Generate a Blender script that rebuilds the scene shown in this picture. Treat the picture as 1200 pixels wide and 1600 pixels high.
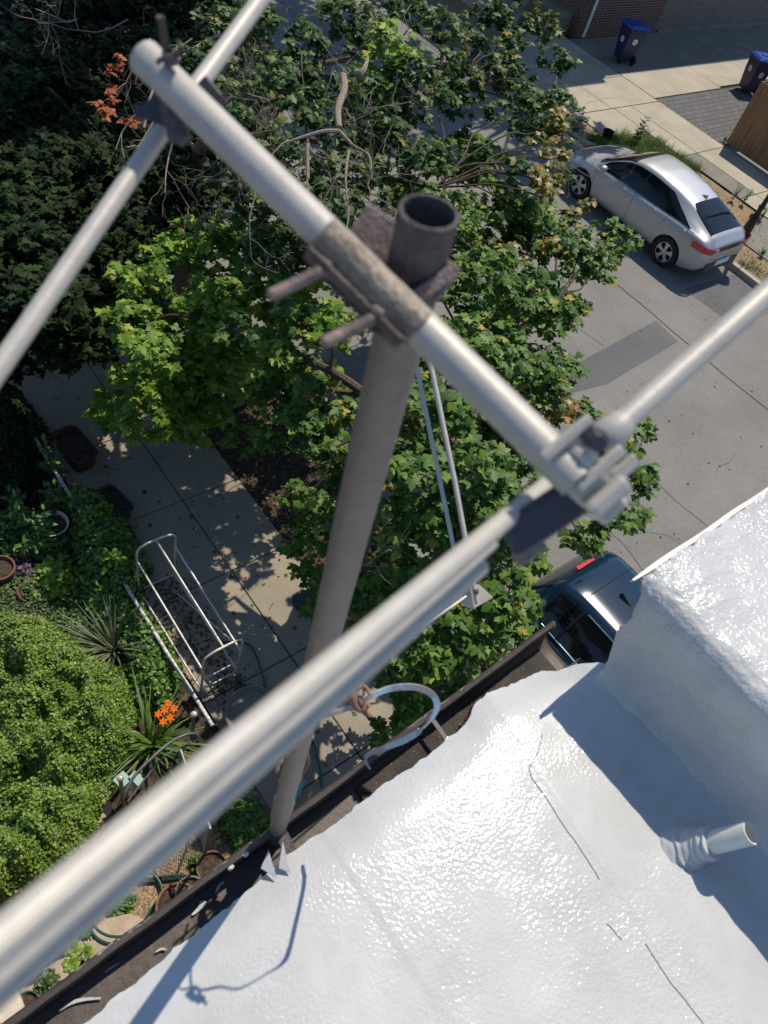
import bpy, bmesh, math, random
import numpy as np
from mathutils import Vector, Matrix, noise
from math import radians as R, sin, cos, pi
for o in list(bpy.data.objects): bpy.data.objects.remove(o)
scn = bpy.context.scene
COL = scn.collection
rng = np.random.default_rng(7); random.seed(7)

# ---------------------------------------------------------------- camera
CAMZ = 8.34; F = 1207.0
dn = np.array([-349, 952, 1207.]); dn /= np.linalg.norm(dn)
e1 = np.array([1830, -860, 1207.]); e1 -= dn*(e1@dn); e1 /= np.linalg.norm(e1)
e2 = np.cross(-dn, e1)
cd = bpy.data.cameras.new('camera'); cam = bpy.data.objects.new('camera', cd); COL.objects.link(cam)
cd.sensor_fit = 'VERTICAL'; cd.sensor_height = 36; cd.sensor_width = 27
cd.lens = 36*F/1600; cd.clip_start = 0.02; cd.clip_end = 2000
rt = Vector((e1[0], e2[0], -dn[0])); up = -Vector((e1[1], e2[1], -dn[1])); bk = -Vector((e1[2], e2[2], -dn[2]))
M4 = Matrix((rt, up, bk)).transposed().to_4x4(); M4.translation = Vector((0, 0, CAMZ)); cam.matrix_world = M4
cd.dof.use_dof = True; cd.dof.focus_distance = 8.0; cd.dof.aperture_fstop = 7.0
scn.camera = cam
scn.render.resolution_x = 768; scn.render.resolution_y = 1024
# ---------------------------------------------------------------- light
SUN = Vector((.53, .235, 1)).normalized()
w = bpy.data.worlds.new('World'); scn.world = w; w.use_nodes = True
nt = w.node_tree; nt.nodes.clear()
sky = nt.nodes.new('ShaderNodeTexSky'); sky.sky_type = 'NISHITA'; sky.sun_disc = False
sky.sun_elevation = math.asin(SUN.z); sky.sun_rotation = math.atan2(SUN.x, SUN.y)
bg = nt.nodes.new('ShaderNodeBackground'); bg.inputs[1].default_value = .145; sky.dust_density = .3; sky.ozone_density = 4.6
ow = nt.nodes.new('ShaderNodeOutputWorld'); nt.links.new(sky.outputs[0], bg.inputs[0]); nt.links.new(bg.outputs[0], ow.inputs[0])
sl = bpy.data.lights.new('sun', 'SUN'); sl.energy = 4.7; sl.angle = R(.53); sl.color = (1, .90, .76)
so = bpy.data.objects.new('sun', sl); COL.objects.link(so); so.location = (6, 3, 30)
so.rotation_euler = SUN.to_track_quat('Z', 'Y').to_euler()
scn.view_settings.view_transform = 'Standard'; scn.view_settings.look = 'None'
scn.view_settings.exposure = -0.10; scn.view_settings.gamma = 1

# ---------------------------------------------------------------- measuring helpers (photo pixel -> place)
def _ray(px, py):
    r = np.array([px-600., py-800., F]); return np.array([r@e1, r@e2, -(r@dn)])
def P(px, py, h=0.):                      # point at height h above the ground
    r = _ray(px, py); p = r*((h-CAMZ)/r[2]); return Vector((p[0], p[1], h))
def D(px, py, zc):                        # point at depth zc from the lens
    p = _ray(px, py)*(zc/F); return Vector((p[0], p[1], p[2]+CAMZ))
def TO(p):
    v = Vector(p)-Vector((0, 0, CAMZ)); c = Vector((v.dot(rt), -v.dot(up), -v.dot(bk)))
    return 600+F*c[0]/c[2], 800+F*c[1]/c[2], c[2]

# ---------------------------------------------------------------- materials
def mat(name, col, rough=.6, metal=0, var=None, vscale=5, bump=0, bscale=40, coat=0, spec=.5, detail=6, trans=0, island=None, sheen=None, noisemix=.5, bdist=.01):
    m = bpy.data.materials.new(name); m.use_nodes = True; t = m.node_tree; b = t.nodes['Principled BSDF']
    b.inputs['Base Color'].default_value = (*col, 1); b.inputs['Roughness'].default_value = rough; b.inputs['Metallic'].default_value = metal
    b.inputs['Specular IOR Level'].default_value = spec
    if coat: b.inputs['Coat Weight'].default_value = coat; b.inputs['Coat Roughness'].default_value = .06
    tc = t.nodes.new('ShaderNodeTexCoord')
    if var is not None:
        n = t.nodes.new('ShaderNodeTexNoise'); n.inputs['Scale'].default_value = vscale; n.inputs['Detail'].default_value = detail; n.inputs['Roughness'].default_value = .65
        t.links.new(tc.outputs['Object'], n.inputs['Vector'])
        rp = t.nodes.new('ShaderNodeValToRGB'); t.links.new(n.outputs['Fac'], rp.inputs[0])
        rp.color_ramp.elements[0].position = .5-noisemix*.35; rp.color_ramp.elements[1].position = .5+noisemix*.35
        rp.color_ramp.elements[0].color = (*var, 1); rp.color_ramp.elements[1].color = (*col, 1)
        t.links.new(rp.outputs[0], b.inputs['Base Color'])
    if island:
        g = t.nodes.new('ShaderNodeNewGeometry'); rp = t.nodes.new('ShaderNodeValToRGB'); t.links.new(g.outputs['Random Per Island'], rp.inputs[0])
        cr = rp.color_ramp; cr.elements[0].position = island[0][0]; cr.elements[0].color = (*island[0][1], 1)
        cr.elements[1].position = island[-1][0]; cr.elements[1].color = (*island[-1][1], 1)
        for p_, c_ in island[1:-1]:
            e = cr.elements.new(p_); e.color = (*c_, 1)
        t.links.new(rp.outputs[0], b.inputs['Base Color'])
        if trans:
            tr = t.nodes.new('ShaderNodeBsdfTranslucent'); mx = t.nodes.new('ShaderNodeMixShader'); mx.inputs[0].default_value = trans
            mul = t.nodes.new('ShaderNodeMix'); mul.data_type = 'RGBA'; mul.blend_type = 'MULTIPLY'; mul.inputs[0].default_value = 1
            mul.inputs[7].default_value = (1.5, 1.6, .5, 1)
            t.links.new(rp.outputs[0], mul.inputs[6]); t.links.new(mul.outputs[2], tr.inputs[0])
            t.links.new(b.outputs[0], mx.inputs[1]); t.links.new(tr.outputs[0], mx.inputs[2]); t.links.new(mx.outputs[0], t.nodes['Material Output'].inputs[0])
    if bump:
        n = t.nodes.new('ShaderNodeTexNoise'); n.inputs['Scale'].default_value = bscale; n.inputs['Detail'].default_value = 3
        t.links.new(tc.outputs['Object'], n.inputs['Vector'])
        bp = t.nodes.new('ShaderNodeBump'); bp.inputs['Strength'].default_value = bump; bp.inputs['Distance'].default_value = bdist
        t.links.new(n.outputs['Fac'], bp.inputs['Height']); t.links.new(bp.outputs[0], b.inputs['Normal'])
    return m
def speckle(m, scale, dark, light, amount=.5, lo=.35, hi=.65):
    """aggregate: fine stone colours multiplied over the large-scale colour"""
    t = m.node_tree; b = t.nodes['Principled BSDF']; tc = t.nodes.new('ShaderNodeTexCoord')
    v = t.nodes.new('ShaderNodeTexNoise'); v.inputs['Scale'].default_value = scale; v.inputs['Detail'].default_value = 2; v.inputs['Roughness'].default_value = .7
    t.links.new(tc.outputs['Object'], v.inputs['Vector'])
    rp = t.nodes.new('ShaderNodeValToRGB'); t.links.new(v.outputs['Fac'], rp.inputs[0])
    rp.color_ramp.elements[0].position = lo; rp.color_ramp.elements[1].position = hi
    rp.color_ramp.elements[0].color = (dark,)*3+(1,); rp.color_ramp.elements[1].color = (light,)*3+(1,)
    mx = t.nodes.new('ShaderNodeMix'); mx.data_type = 'RGBA'; mx.blend_type = 'MULTIPLY'; mx.inputs[0].default_value = amount
    src = b.inputs['Base Color'].links[0].from_socket if b.inputs['Base Color'].is_linked else None
    if src: t.links.new(src, mx.inputs[6])
    else: mx.inputs[6].default_value = b.inputs['Base Color'].default_value
    t.links.new(rp.outputs[0], mx.inputs[7]); t.links.new(mx.outputs[2], b.inputs['Base Color'])
    return m
M = {}
M['asphalt'] = speckle(mat('asphalt', (.25, .24, .22), .9, var=(.165, .16, .15), noisemix=.8, detail=9, vscale=.8, bump=.4, bscale=130), 95, .6, 1.35, .75, .36, .68)
M['asphalt_patch'] = speckle(mat('asphalt_patch', (.135, .135, .135), .9, var=(.105, .107, .112), vscale=1.2, bump=.4, bscale=130), 95, .6, 1.3, .75)
M['tar'] = mat('tar_seam', (.03, .03, .03), .7)
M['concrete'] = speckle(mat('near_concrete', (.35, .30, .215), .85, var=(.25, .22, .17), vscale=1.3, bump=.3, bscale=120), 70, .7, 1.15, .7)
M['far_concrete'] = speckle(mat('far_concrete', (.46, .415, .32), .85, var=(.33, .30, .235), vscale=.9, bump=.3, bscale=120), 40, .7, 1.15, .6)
M['grey_concrete'] = speckle(mat('grey_concrete', (.25, .235, .20), .85, var=(.17, .165, .14), vscale=1.6, bump=.3, bscale=120), 40, .6, 1.2, .7)
M['aggregate'] = speckle(mat('exposed_aggregate', (.34, .24, .14), .9, var=(.22, .155, .09), vscale=1.5, bump=.8, bscale=60), 38, .35, 1.5, .9)
M['joint'] = mat('joint_dirt', (.035, .032, .026), .95)
M['soil'] = speckle(mat('soil', (.085, .058, .036), .95, var=(.035, .024, .015), vscale=4, bump=1, bscale=30), 25, .3, 1.6, .9)
M['earth'] = mat('earth', (.06, .055, .04), .95, var=(.03, .035, .02), vscale=1)
M['metal'] = mat('weathered_aluminium', (.52, .49, .435), .5, metal=.15, var=(.43, .41, .37), vscale=38, bump=.06, bscale=300, spec=.35)
M['mast'] = mat('weathered_mast_steel', (.26, .222, .19), .62, metal=.25, var=(.20, .165, .14), vscale=34, bump=.2, bscale=140, noisemix=.8)
M['oldsteel'] = mat('dark_corroded_steel', (.13, .115, .115), .65, metal=.3, var=(.06, .045, .045), vscale=60, bump=.5, bscale=200)
M['rust'] = mat('rusty_steel', (.36, .28, .26), .85, metal=.1, var=(.17, .115, .10), vscale=90, bump=.4, bscale=300, noisemix=.8)
M['jaw'] = mat('grimy_brown_steel', (.15, .12, .11), .75, var=(.06, .045, .042), vscale=60, bump=.4, bscale=220)
M['tan'] = mat('grimy_saddle_metal', (.36, .31, .24), .6, metal=.2, var=(.16, .12, .09), vscale=45, bump=.4, bscale=150)
M['black_plastic'] = mat('dark_plastic', (.045, .045, .055), .45)
M['white_plastic'] = mat('white_plastic', (.70, .70, .66), .4, var=(.60, .59, .54), vscale=12)
M['black'] = mat('black_paint', (.012, .012, .013), .4)
M['brown'] = speckle(mat('brown_gutter_paint', (.085, .066, .055), .55, var=(.05, .039, .033), vscale=9, bump=.15, bscale=60), 200, .8, 1.15, .6)
M['rim_paint'] = mat('peeling_rim_paint', (.42, .40, .36), .6, var=(.085, .06, .048), vscale=22, bump=.5, bscale=90, noisemix=.35)
M['grit'] = speckle(mat('gutter_grit', (.07, .058, .048), .9, var=(.035, .03, .028), vscale=9, bump=.6, bscale=160), 220, .6, 1.5, .7)
M['redbrown'] = mat('red_primer', (.30, .06, .035), .7, var=(.10, .03, .02), vscale=30)
M['redplastic'] = mat('red_lens', (.55, .012, .02), .15, coat=1)
M['silver'] = mat('silver_paint', (.45, .46, .475), .42, metal=.45, coat=1)
M['navy'] = mat('dark_blue_paint', (.007, .024, .050), .12, metal=.0, coat=.5)
M['glass'] = mat('dark_glass', (.008, .010, .012), .05, spec=.45)
M['tyre'] = mat('tyre_rubber', (.018, .018, .018), .85)
M['rim'] = mat('wheel_alloy', (.55, .55, .55), .35, metal=.6)
M['chrome'] = mat('chrome', (.75, .75, .74), .12, metal=1)
M['binblue'] = mat('bin_blue', (.010, .018, .075), .45, var=(.014, .022, .06), vscale=6)
M['lidblue'] = mat('lid_blue', (.010, .060, .30), .35)
M['white'] = mat('white_print', (.75, .75, .75), .5)
M['stem'] = mat('stem', (.09, .10, .035), .8)
M['bark'] = mat('bark', (.16, .12, .085), .95, var=(.07, .05, .035), vscale=30, bump=1, bscale=60)
M['twig'] = mat('dead_twig', (.33, .27, .21), .9, var=(.20, .16, .12), vscale=30)
G1, G2, G3 = (.018, .055, .012), (.04, .105, .018), (.085, .165, .028)
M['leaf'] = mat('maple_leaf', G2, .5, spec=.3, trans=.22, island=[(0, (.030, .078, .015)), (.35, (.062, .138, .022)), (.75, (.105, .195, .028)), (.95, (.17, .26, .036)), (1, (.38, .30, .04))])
M['leaf_shaded'] = mat('shaded_maple_leaf', G2, .5, spec=.3, trans=.18, island=[(0, (.014, .042, .010)), (.4, (.030, .074, .014)), (.8, (.058, .118, .020)), (.96, (.12, .18, .03)), (1, (.30, .22, .04))])  # darker copy of the maple leaf, shade put into the colour
M['leaf_sunlit'] = mat('sunlit_maple_leaf', G3, .5, spec=.3, trans=.25, island=[(0, (.06, .14, .018)), (.5, (.15, .26, .028)), (.93, (.24, .36, .036)), (1, (.38, .38, .05))])  # brighter copy for the sunlit clumps, sunlight put into the colour
M['leaf_yellow'] = mat('yellowing_maple_leaf', G3, .45, trans=.22, island=[(0, (.05, .10, .015)), (.4, (.14, .15, .02)), (.8, (.30, .22, .03)), (1, (.30, .13, .03))])
M['leaf_orange'] = mat('dead_orange_leaf', (.3, .08, .02), .7, trans=.15, island=[(0, (.25, .05, .015)), (1, (.45, .13, .03))])
M['leaf_dark'] = mat('dark_leaf', G1, .6, spec=.12, trans=.12, island=[(0, (.007, .018, .005)), (.6, (.015, .034, .009)), (1, (.04, .07, .016))])  # on the upper-left tree this dark colour stands in for shade
M['leaf_shrub'] = mat('shrub_leaf', G3, .5, trans=.2, island=[(0, (.06, .115, .018)), (.5, (.135, .235, .032)), (.9, (.22, .33, .045)), (1, (.34, .38, .06))])
M['leaf_garden'] = mat('garden_leaf', G3, .45, trans=.22, island=[(0, (.03, .085, .014)), (.6, (.085, .185, .026)), (1, (.19, .32, .04))])
M['leaf_lime'] = mat('lime_leaf', G3, .45, trans=.25, island=[(0, (.10, .20, .02)), (1, (.26, .36, .04))])
M['leaf_purple'] = mat('purple_leaf', (.05, .02, .05), .5, trans=.1, island=[(0, (.025, .015, .035)), (1, (.14, .07, .14))])
M['leaf_small'] = mat('clover_leaf', G2, .5, trans=.2, island=[(0, (.03, .06, .02)), (.6, (.06, .12, .025)), (1, (.15, .20, .05))])
M['grassblade'] = mat('grass_blade', G3, .5, trans=.25, island=[(0, (.04, .10, .015)), (.7, (.10, .19, .03)), (1, (.26, .22, .09))])
M['yuccaleaf'] = mat('yucca_leaf', G3, .5, trans=.1, island=[(0, (.06, .085, .04)), (.6, (.14, .17, .09)), (1, (.32, .31, .18))])
M['lilyleaf'] = mat('daylily_leaf', G3, .45, trans=.25, island=[(0, (.05, .12, .02)), (1, (.19, .27, .05))])
M['petal'] = mat('orange_petal', (.8, .17, .01), .5)
M['terracotta'] = mat('terracotta', (.27, .11, .06), .85, var=(.13, .075, .05), vscale=12)
M['cream'] = mat('pale_timber', (.62, .56, .45), .7, var=(.48, .42, .33), vscale=14)
M['stone'] = mat('pale_stone', (.46, .37, .27), .85, var=(.33, .25, .17), vscale=8, bump=.6, bscale=40)
M['log'] = mat('bleached_wood', (.27, .24, .20), .85, var=(.14, .11, .08), vscale=16, bump=.8, bscale=40)
M['brownplastic'] = mat('dark_brown_plastic', (.07, .03, .022), .5)
M['hose'] = mat('hose_green', (.012, .07, .05), .4)
M['hose_dark'] = mat('hose_dark', (.025, .04, .035), .5)
M['teal'] = mat('teal_plastic', (.06, .33, .30), .4)
M['mint'] = mat('mint_plastic', (.26, .42, .33), .5)
M['pinkclay'] = mat('pink_clay', (.48, .27, .23), .7)
M['cartmetal'] = mat('tubular_frame_metal', (.72, .72, .69), .4, metal=.25, var=(.40, .32, .24), vscale=9, bump=.2, bscale=100, noisemix=.6)
M['whiterail'] = mat('flaking_white_paint', (.66, .66, .62), .5, var=(.34, .33, .30), vscale=26, noisemix=.25)
M['darkrail'] = mat('grey_rail_paint', (.16, .17, .18), .45, metal=.3, var=(.09, .09, .10), vscale=20)
M['needle'] = mat('leaf_litter', (.30, .20, .10), .95, island=[(0, (.05, .034, .02)), (.85, (.13, .085, .045)), (1, (.36, .25, .12))])
M['timber'] = mat('kerb_timber', (.27, .20, .135), .85, var=(.17, .12, .08), vscale=12, bump=.5, bscale=50)

def fence_mat():
    m = mat('fence_board', (.33, .185, .085), .8, var=(.19, .10, .045), vscale=3, bump=.3, bscale=40)
    t = m.node_tree; n = [x for x in t.nodes if x.type == 'TEX_NOISE'][0]
    mp = t.nodes.new('ShaderNodeMapping'); mp.inputs['Scale'].default_value = (4, 4, .35)
    tc = [x for x in t.nodes if x.type == 'TEX_COORD'][0]
    t.links.new(tc.outputs['Object'], mp.inputs[0]); t.links.new(mp.outputs[0], n.inputs['Vector']); return m
M['fence'] = fence_mat()
def brick_mat(name, c1, c2, mortar, sc, rowh, bw, axis, ms=.012):
    m = mat(name, c1, .9); t = m.node_tree; b = t.nodes['Principled BSDF']
    tc = t.nodes.new('ShaderNodeTexCoord'); sp = t.nodes.new('ShaderNodeSeparateXYZ'); cb = t.nodes.new('ShaderNodeCombineXYZ')
    t.links.new(tc.outputs['Object'], sp.inputs[0])
    if axis == 'wall':
        ad = t.nodes.new('ShaderNodeMath'); ad.operation = 'ADD'; t.links.new(sp.outputs[0], ad.inputs[0]); t.links.new(sp.outputs[1], ad.inputs[1])
        t.links.new(ad.outputs[0], cb.inputs[0]); t.links.new(sp.outputs[2], cb.inputs[1])
    else:
        t.links.new(sp.outputs[0], cb.inputs[0]); t.links.new(sp.outputs[1], cb.inputs[1])
    br = t.nodes.new('ShaderNodeTexBrick'); br.inputs['Scale'].default_value = sc; br.inputs['Row Height'].default_value = rowh; br.inputs['Brick Width'].default_value = bw
    br.inputs['Color1'].default_value = (*c1, 1); br.inputs['Color2'].default_value = (*c2, 1); br.inputs['Mortar'].default_value = (*mortar, 1); br.inputs['Mortar Size'].default_value = ms
    t.links.new(cb.outputs[0], br.inputs['Vector']); t.links.new(br.outputs['Color'], b.inputs['Base Color'])
    bp = t.nodes.new('ShaderNodeBump'); bp.inputs['Strength'].default_value = .6; bp.inputs['Distance'].default_value = .01; bp.invert = True
    t.links.new(br.outputs['Fac'], bp.inputs['Height']); t.links.new(bp.outputs[0], b.inputs['Normal'])
    return speckle(m, 20, .6, 1.3, .6)
M['brick'] = brick_mat('red_brick', (.15, .055, .035), (.085, .032, .024), (.22, .19, .16), 1, .075, .22, 'wall', .012)
M['stuccobrick'] = brick_mat('painted_brick', (.24, .20, .17), (.19, .155, .13), (.14, .12, .10), 1, .075, .22, 'wall', .008)
M['paver'] = brick_mat('grey_paver', (.13, .13, .135), (.105, .105, .11), (.05, .048, .045), 1, .2, .4, 'flat', .012)

def roof_mat(nm='white_roof_coating', s1=112, s2=260, dist=.0015, cw=.5, lo=.2):
    m = bpy.data.materials.new(nm); m.use_nodes = True; t = m.node_tree; b = t.nodes['Principled BSDF']
    tc = t.nodes.new('ShaderNodeTexCoord'); L = t.links.new
    big = t.nodes.new('ShaderNodeTexNoise'); big.inputs['Scale'].default_value = 3.5; big.inputs['Detail'].default_value = 9; big.inputs['Roughness'].default_value = .7
    L(tc.outputs['Object'], big.inputs['Vector'])
    rp = t.nodes.new('ShaderNodeValToRGB'); L(big.outputs['Fac'], rp.inputs[0])
    rp.color_ramp.elements[0].position = .35; rp.color_ramp.elements[0].color = (.42, .43, .42, 1)
    rp.color_ramp.elements[1].position = .65; rp.color_ramp.elements[1].color = (.53, .535, .53, 1)
    L(rp.outputs[0], b.inputs['Base Color'])
    b.inputs['Roughness'].default_value = .5; b.inputs['Specular IOR Level'].default_value = .3; b.inputs['Coat Weight'].default_value = cw; b.inputs['Coat Roughness'].default_value = .105
    # roller stipple in two sizes; the stipple flattens out in smooth pools
    n1 = t.nodes.new('ShaderNodeTexNoise'); n1.inputs['Scale'].default_value = s1; n1.inputs['Detail'].default_value = 1; n1.inputs['Roughness'].default_value = .4
    n2 = t.nodes.new('ShaderNodeTexNoise'); n2.inputs['Scale'].default_value = s2; n2.inputs['Detail'].default_value = 0
    ms = t.nodes.new('ShaderNodeTexNoise'); ms.inputs['Scale'].default_value = 5; ms.inputs['Detail'].default_value = 3
    mr = t.nodes.new('ShaderNodeMapRange'); mr.inputs[1].default_value = .35; mr.inputs[2].default_value = .62; mr.inputs[3].default_value = lo; mr.inputs[4].default_value = 1
    for n in (n1, n2, ms): L(tc.outputs['Object'], n.inputs['Vector'])
    L(ms.outputs['Fac'], mr.inputs[0])
    m2 = t.nodes.new('ShaderNodeMath'); m2.operation = 'MULTIPLY_ADD'; m2.inputs[1].default_value = .22; L(n2.outputs['Fac'], m2.inputs[0]); L(n1.outputs['Fac'], m2.inputs[2])
    b1 = t.nodes.new('ShaderNodeBump'); b1.inputs['Distance'].default_value = dist; b1.inputs['Filter Width'].default_value = .05; L(m2.outputs[0], b1.inputs['Height']); L(mr.outputs[0], b1.inputs['Strength'])
    L(b1.outputs[0], b.inputs['Normal']); L(b1.outputs[0], b.inputs['Coat Normal'])
    return m
M['roof'] = roof_mat(); M['roof_wall'] = roof_mat('thick_roof_coating', 90, 230, .0034, .7, .6)

# ---------------------------------------------------------------- mesh builder
ORG = {}
class MB:
    def __init__(s): s.v = []; s.f = []
    def add(s, vs, fs):
        k = len(s.v); s.v += [tuple(v) for v in vs]; s.f += [tuple(i+k for i in f) for f in fs]; return s
    def box(s, c, size, rz=0, taper=1):
        x, y, z = [a/2 for a in size]; ca, sa = cos(rz), sin(rz); vs = []
        for dz in (-1, 1):
            k = taper if dz > 0 else 1
            for dx, dy in ((-1, -1), (1, -1), (1, 1), (-1, 1)):
                a, b = dx*x*k, dy*y*k; vs.append((c[0]+a*ca-b*sa, c[1]+a*sa+b*ca, c[2]+dz*z))
        return s.add(vs, [(3, 2, 1, 0), (4, 5, 6, 7), (0, 1, 5, 4), (1, 2, 6, 5), (2, 3, 7, 6), (3, 0, 4, 7)])
    def bb(s, x0, x1, y0, y1, z0, z1): return s.box(((x0+x1)/2, (y0+y1)/2, (z0+z1)/2), (x1-x0, y1-y0, z1-z0))
    def beam(s, a, b, wd, ht, upv=(0, 0, 1), bev=.12):
        a, b = Vector(a), Vector(b); d = (b-a).normalized(); u = Vector(upv); sd = d.cross(u).normalized(); u = sd.cross(d)
        k = bev*min(wd, ht); hw, hh = wd/2, ht/2
        ring = [(-hw+k, -hh), (hw-k, -hh), (hw, -hh+k), (hw, hh-k), (hw-k, hh), (-hw+k, hh), (-hw, hh-k), (-hw, -hh+k)]
        vs = []
        for p, sc in ((a, .9), (a+d*k, 1), (b-d*k, 1), (b, .9)): vs += [p+sd*x*sc+u*y*sc for x, y in ring]
        fs = [tuple(range(7, -1, -1)), tuple(range(24, 32))]
        for j in range(3):
            for i in range(8): fs.append((j*8+i, j*8+(i+1) % 8, j*8+8+(i+1) % 8, j*8+8+i))
        return s.add(vs, fs)
    def tube(s, pts, r, n=10, cap=True, flat=None):
        pts = [Vector(p) for p in pts]; m = len(pts); rr = r if hasattr(r, '__len__') else [r]*m
        t0 = (pts[1]-pts[0]).normalized(); ref = Vector((0, 0, 1)) if abs(t0.z) < .9 else Vector((1, 0, 0))
        u = t0.cross(ref).normalized(); vs = []
        for i, p in enumerate(pts):
            t = (pts[min(i+1, m-1)]-pts[max(i-1, 0)]).normalized(); u = (u-t*u.dot(t)).normalized(); v = t.cross(u)
            for k in range(n):
                a = 2*pi*k/n; ra, rb = rr[i], rr[i]*(flat or 1); vs.append(p+u*cos(a)*ra+v*sin(a)*rb)
        fs = [(j*n+i, j*n+(i+1) % n, (j+1)*n+(i+1) % n, (j+1)*n+i) for j in range(m-1) for i in range(n)]
        if cap: fs += [tuple(range(n-1, -1, -1)), tuple(range((m-1)*n, m*n))]
        return s.add(vs, fs)
    def ribbon(s, pts, wd, th, normals):
        pts = [Vector(p) for p in pts]; m = len(pts); vs = []
        for i, p in enumerate(pts):
            t = (pts[min(i+1, m-1)]-pts[max(i-1, 0)]).normalized(); nn = Vector(normals[i]); nn = (nn-t*nn.dot(t)).normalized(); sd = t.cross(nn)
            w_ = wd if not hasattr(wd, '__len__') else wd[i]
            vs += [p+sd*w_/2+nn*th/2, p-sd*w_/2+nn*th/2, p-sd*w_/2-nn*th/2, p+sd*w_/2-nn*th/2]
        fs = [(0, 1, 2, 3), ((m-1)*4+3, (m-1)*4+2, (m-1)*4+1, (m-1)*4)]
        for j in range(m-1):
            for i in range(4): fs.append((j*4+i, (j+1)*4+i, (j+1)*4+(i+1) % 4, j*4+(i+1) % 4))
        return s.add(vs, fs)
    def lathe(s, c, prof, n=24, axis=None, capb=True, capt=False):
        c = Vector(c); ax = Vector(axis or (0, 0, 1)).normalized(); ref = Vector((1, 0, 0)) if abs(ax.x) < .9 else Vector((0, 1, 0))
        u = (ref-ax*ref.dot(ax)).normalized(); v = ax.cross(u); vs = []
        for r, z in prof: vs += [c+ax*z+u*cos(2*pi*k/n)*r+v*sin(2*pi*k/n)*r for k in range(n)]
        fs = [(j*n+i, j*n+(i+1) % n, (j+1)*n+(i+1) % n, (j+1)*n+i) for j in range(len(prof)-1) for i in range(n)]
        if capb: fs.append(tuple(range(n-1, -1, -1)))
        if capt: fs.append(tuple(range((len(prof)-1)*n, len(prof)*n)))
        return s.add(vs, fs)
    def sphere(s, c, r, n=12, m=8, sc=(1, 1, 1)):
        c = Vector(c); vs = [c+Vector((0, 0, r*sc[2]))]
        for j in range(1, m):
            a = pi*j/m; vs += [c+Vector((r*sin(a)*cos(2*pi*i/n)*sc[0], r*sin(a)*sin(2*pi*i/n)*sc[1], r*cos(a)*sc[2])) for i in range(n)]
        vs.append(c-Vector((0, 0, r*sc[2])))
        fs = [(0, 1+i, 1+(i+1) % n) for i in range(n)]
        for j in range(m-2): fs += [(1+j*n+i, 1+(j+1)*n+i, 1+(j+1)*n+(i+1) % n, 1+j*n+(i+1) % n) for i in range(n)]
        k = 1+(m-2)*n; fs += [(k+i, k+n, k+(i+1) % n) for i in range(n)]
        return s.add(vs, fs)
    def prism(s, poly, z0, z1):
        n = len(poly); vs = [(x, y, z0) for x, y in poly]+[(x, y, z1) for x, y in poly]
        return s.add(vs, [tuple(range(n-1, -1, -1)), tuple(range(n, 2*n))]+[(i, (i+1) % n, n+(i+1) % n, n+i) for i in range(n)])
    def grid(s, g):                       # g[i][j] points
        a, b = len(g), len(g[0]); return s.add([p for r in g for p in r], [(i*b+j, (i+1)*b+j, (i+1)*b+j+1, i*b+j+1) for i in range(a-1) for j in range(b-1)])
    def build(s, name, m, parent=None, base=None, local=False, smooth=False, bevel=0, fix=True):
        v = np.array([tuple(p) for p in s.v], dtype=float)
        org = np.zeros(3)
        if parent is not None and not local: org = np.array(ORG[parent.name])
        if parent is None and base is not None: org = np.array(base)
        v = v-org
        me = bpy.data.meshes.new(name); me.from_pydata(v.tolist(), [], s.f); me.materials.append(m)
        if fix:
            bm = bmesh.new(); bm.from_mesh(me); bmesh.ops.recalc_face_normals(bm, faces=bm.faces); bm.to_mesh(me); bm.free()
        if smooth:
            for p in me.polygons: p.use_smooth = True
            try: me.set_sharp_from_angle(angle=R(40))
            except Exception: pass
        o = bpy.data.objects.new(name, me); COL.objects.link(o)
        if parent is not None: o.parent = parent; ORG[o.name] = ORG[parent.name]
        else: o.location = org; ORG[o.name] = tuple(org)
        if bevel:
            b = o.modifiers.new('bevel', 'BEVEL'); b.width = bevel; b.segments = 2; b.limit_method = 'ANGLE'; b.angle_limit = R(40)
        return o
def tag(o, label=None, cat=None, group=None, kind=None):
    if label: o['label'] = label
    if cat: o['category'] = cat
    if group: o['group'] = group
    if kind: o['kind'] = kind
    return o
def thing(name, loc, label, cat, rz=0, group=None):
    o = bpy.data.objects.new(name, None); COL.objects.link(o); o.location = loc; o.rotation_euler = (0, 0, rz); o.empty_display_size = .2
    ORG[o.name] = tuple(loc); return tag(o, label, cat, group)
def struct(o): o['kind'] = 'structure'; return o
def copy_tree(o, parent=None):
    c = o.copy(); COL.objects.link(c)
    if parent is not None: c.parent = parent
    ORG[c.name] = ORG.get(o.name, (0, 0, 0))
    for ch in list(o.children): copy_tree(ch, c)
    return c
def smoothpath(pts, k=6):
    pts = [Vector(p) for p in pts]; out = []
    for i in range(len(pts)-1):
        p0, p1, p2, p3 = pts[max(i-1, 0)], pts[i], pts[i+1], pts[min(i+2, len(pts)-1)]
        for j in range(k):
            t = j/k; out.append(.5*((2*p1)+(p2-p0)*t+(2*p0-5*p1+4*p2-p3)*t*t+(3*p1-p0-3*p2+p3)*t**3))
    return out+[pts[-1]]

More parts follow.
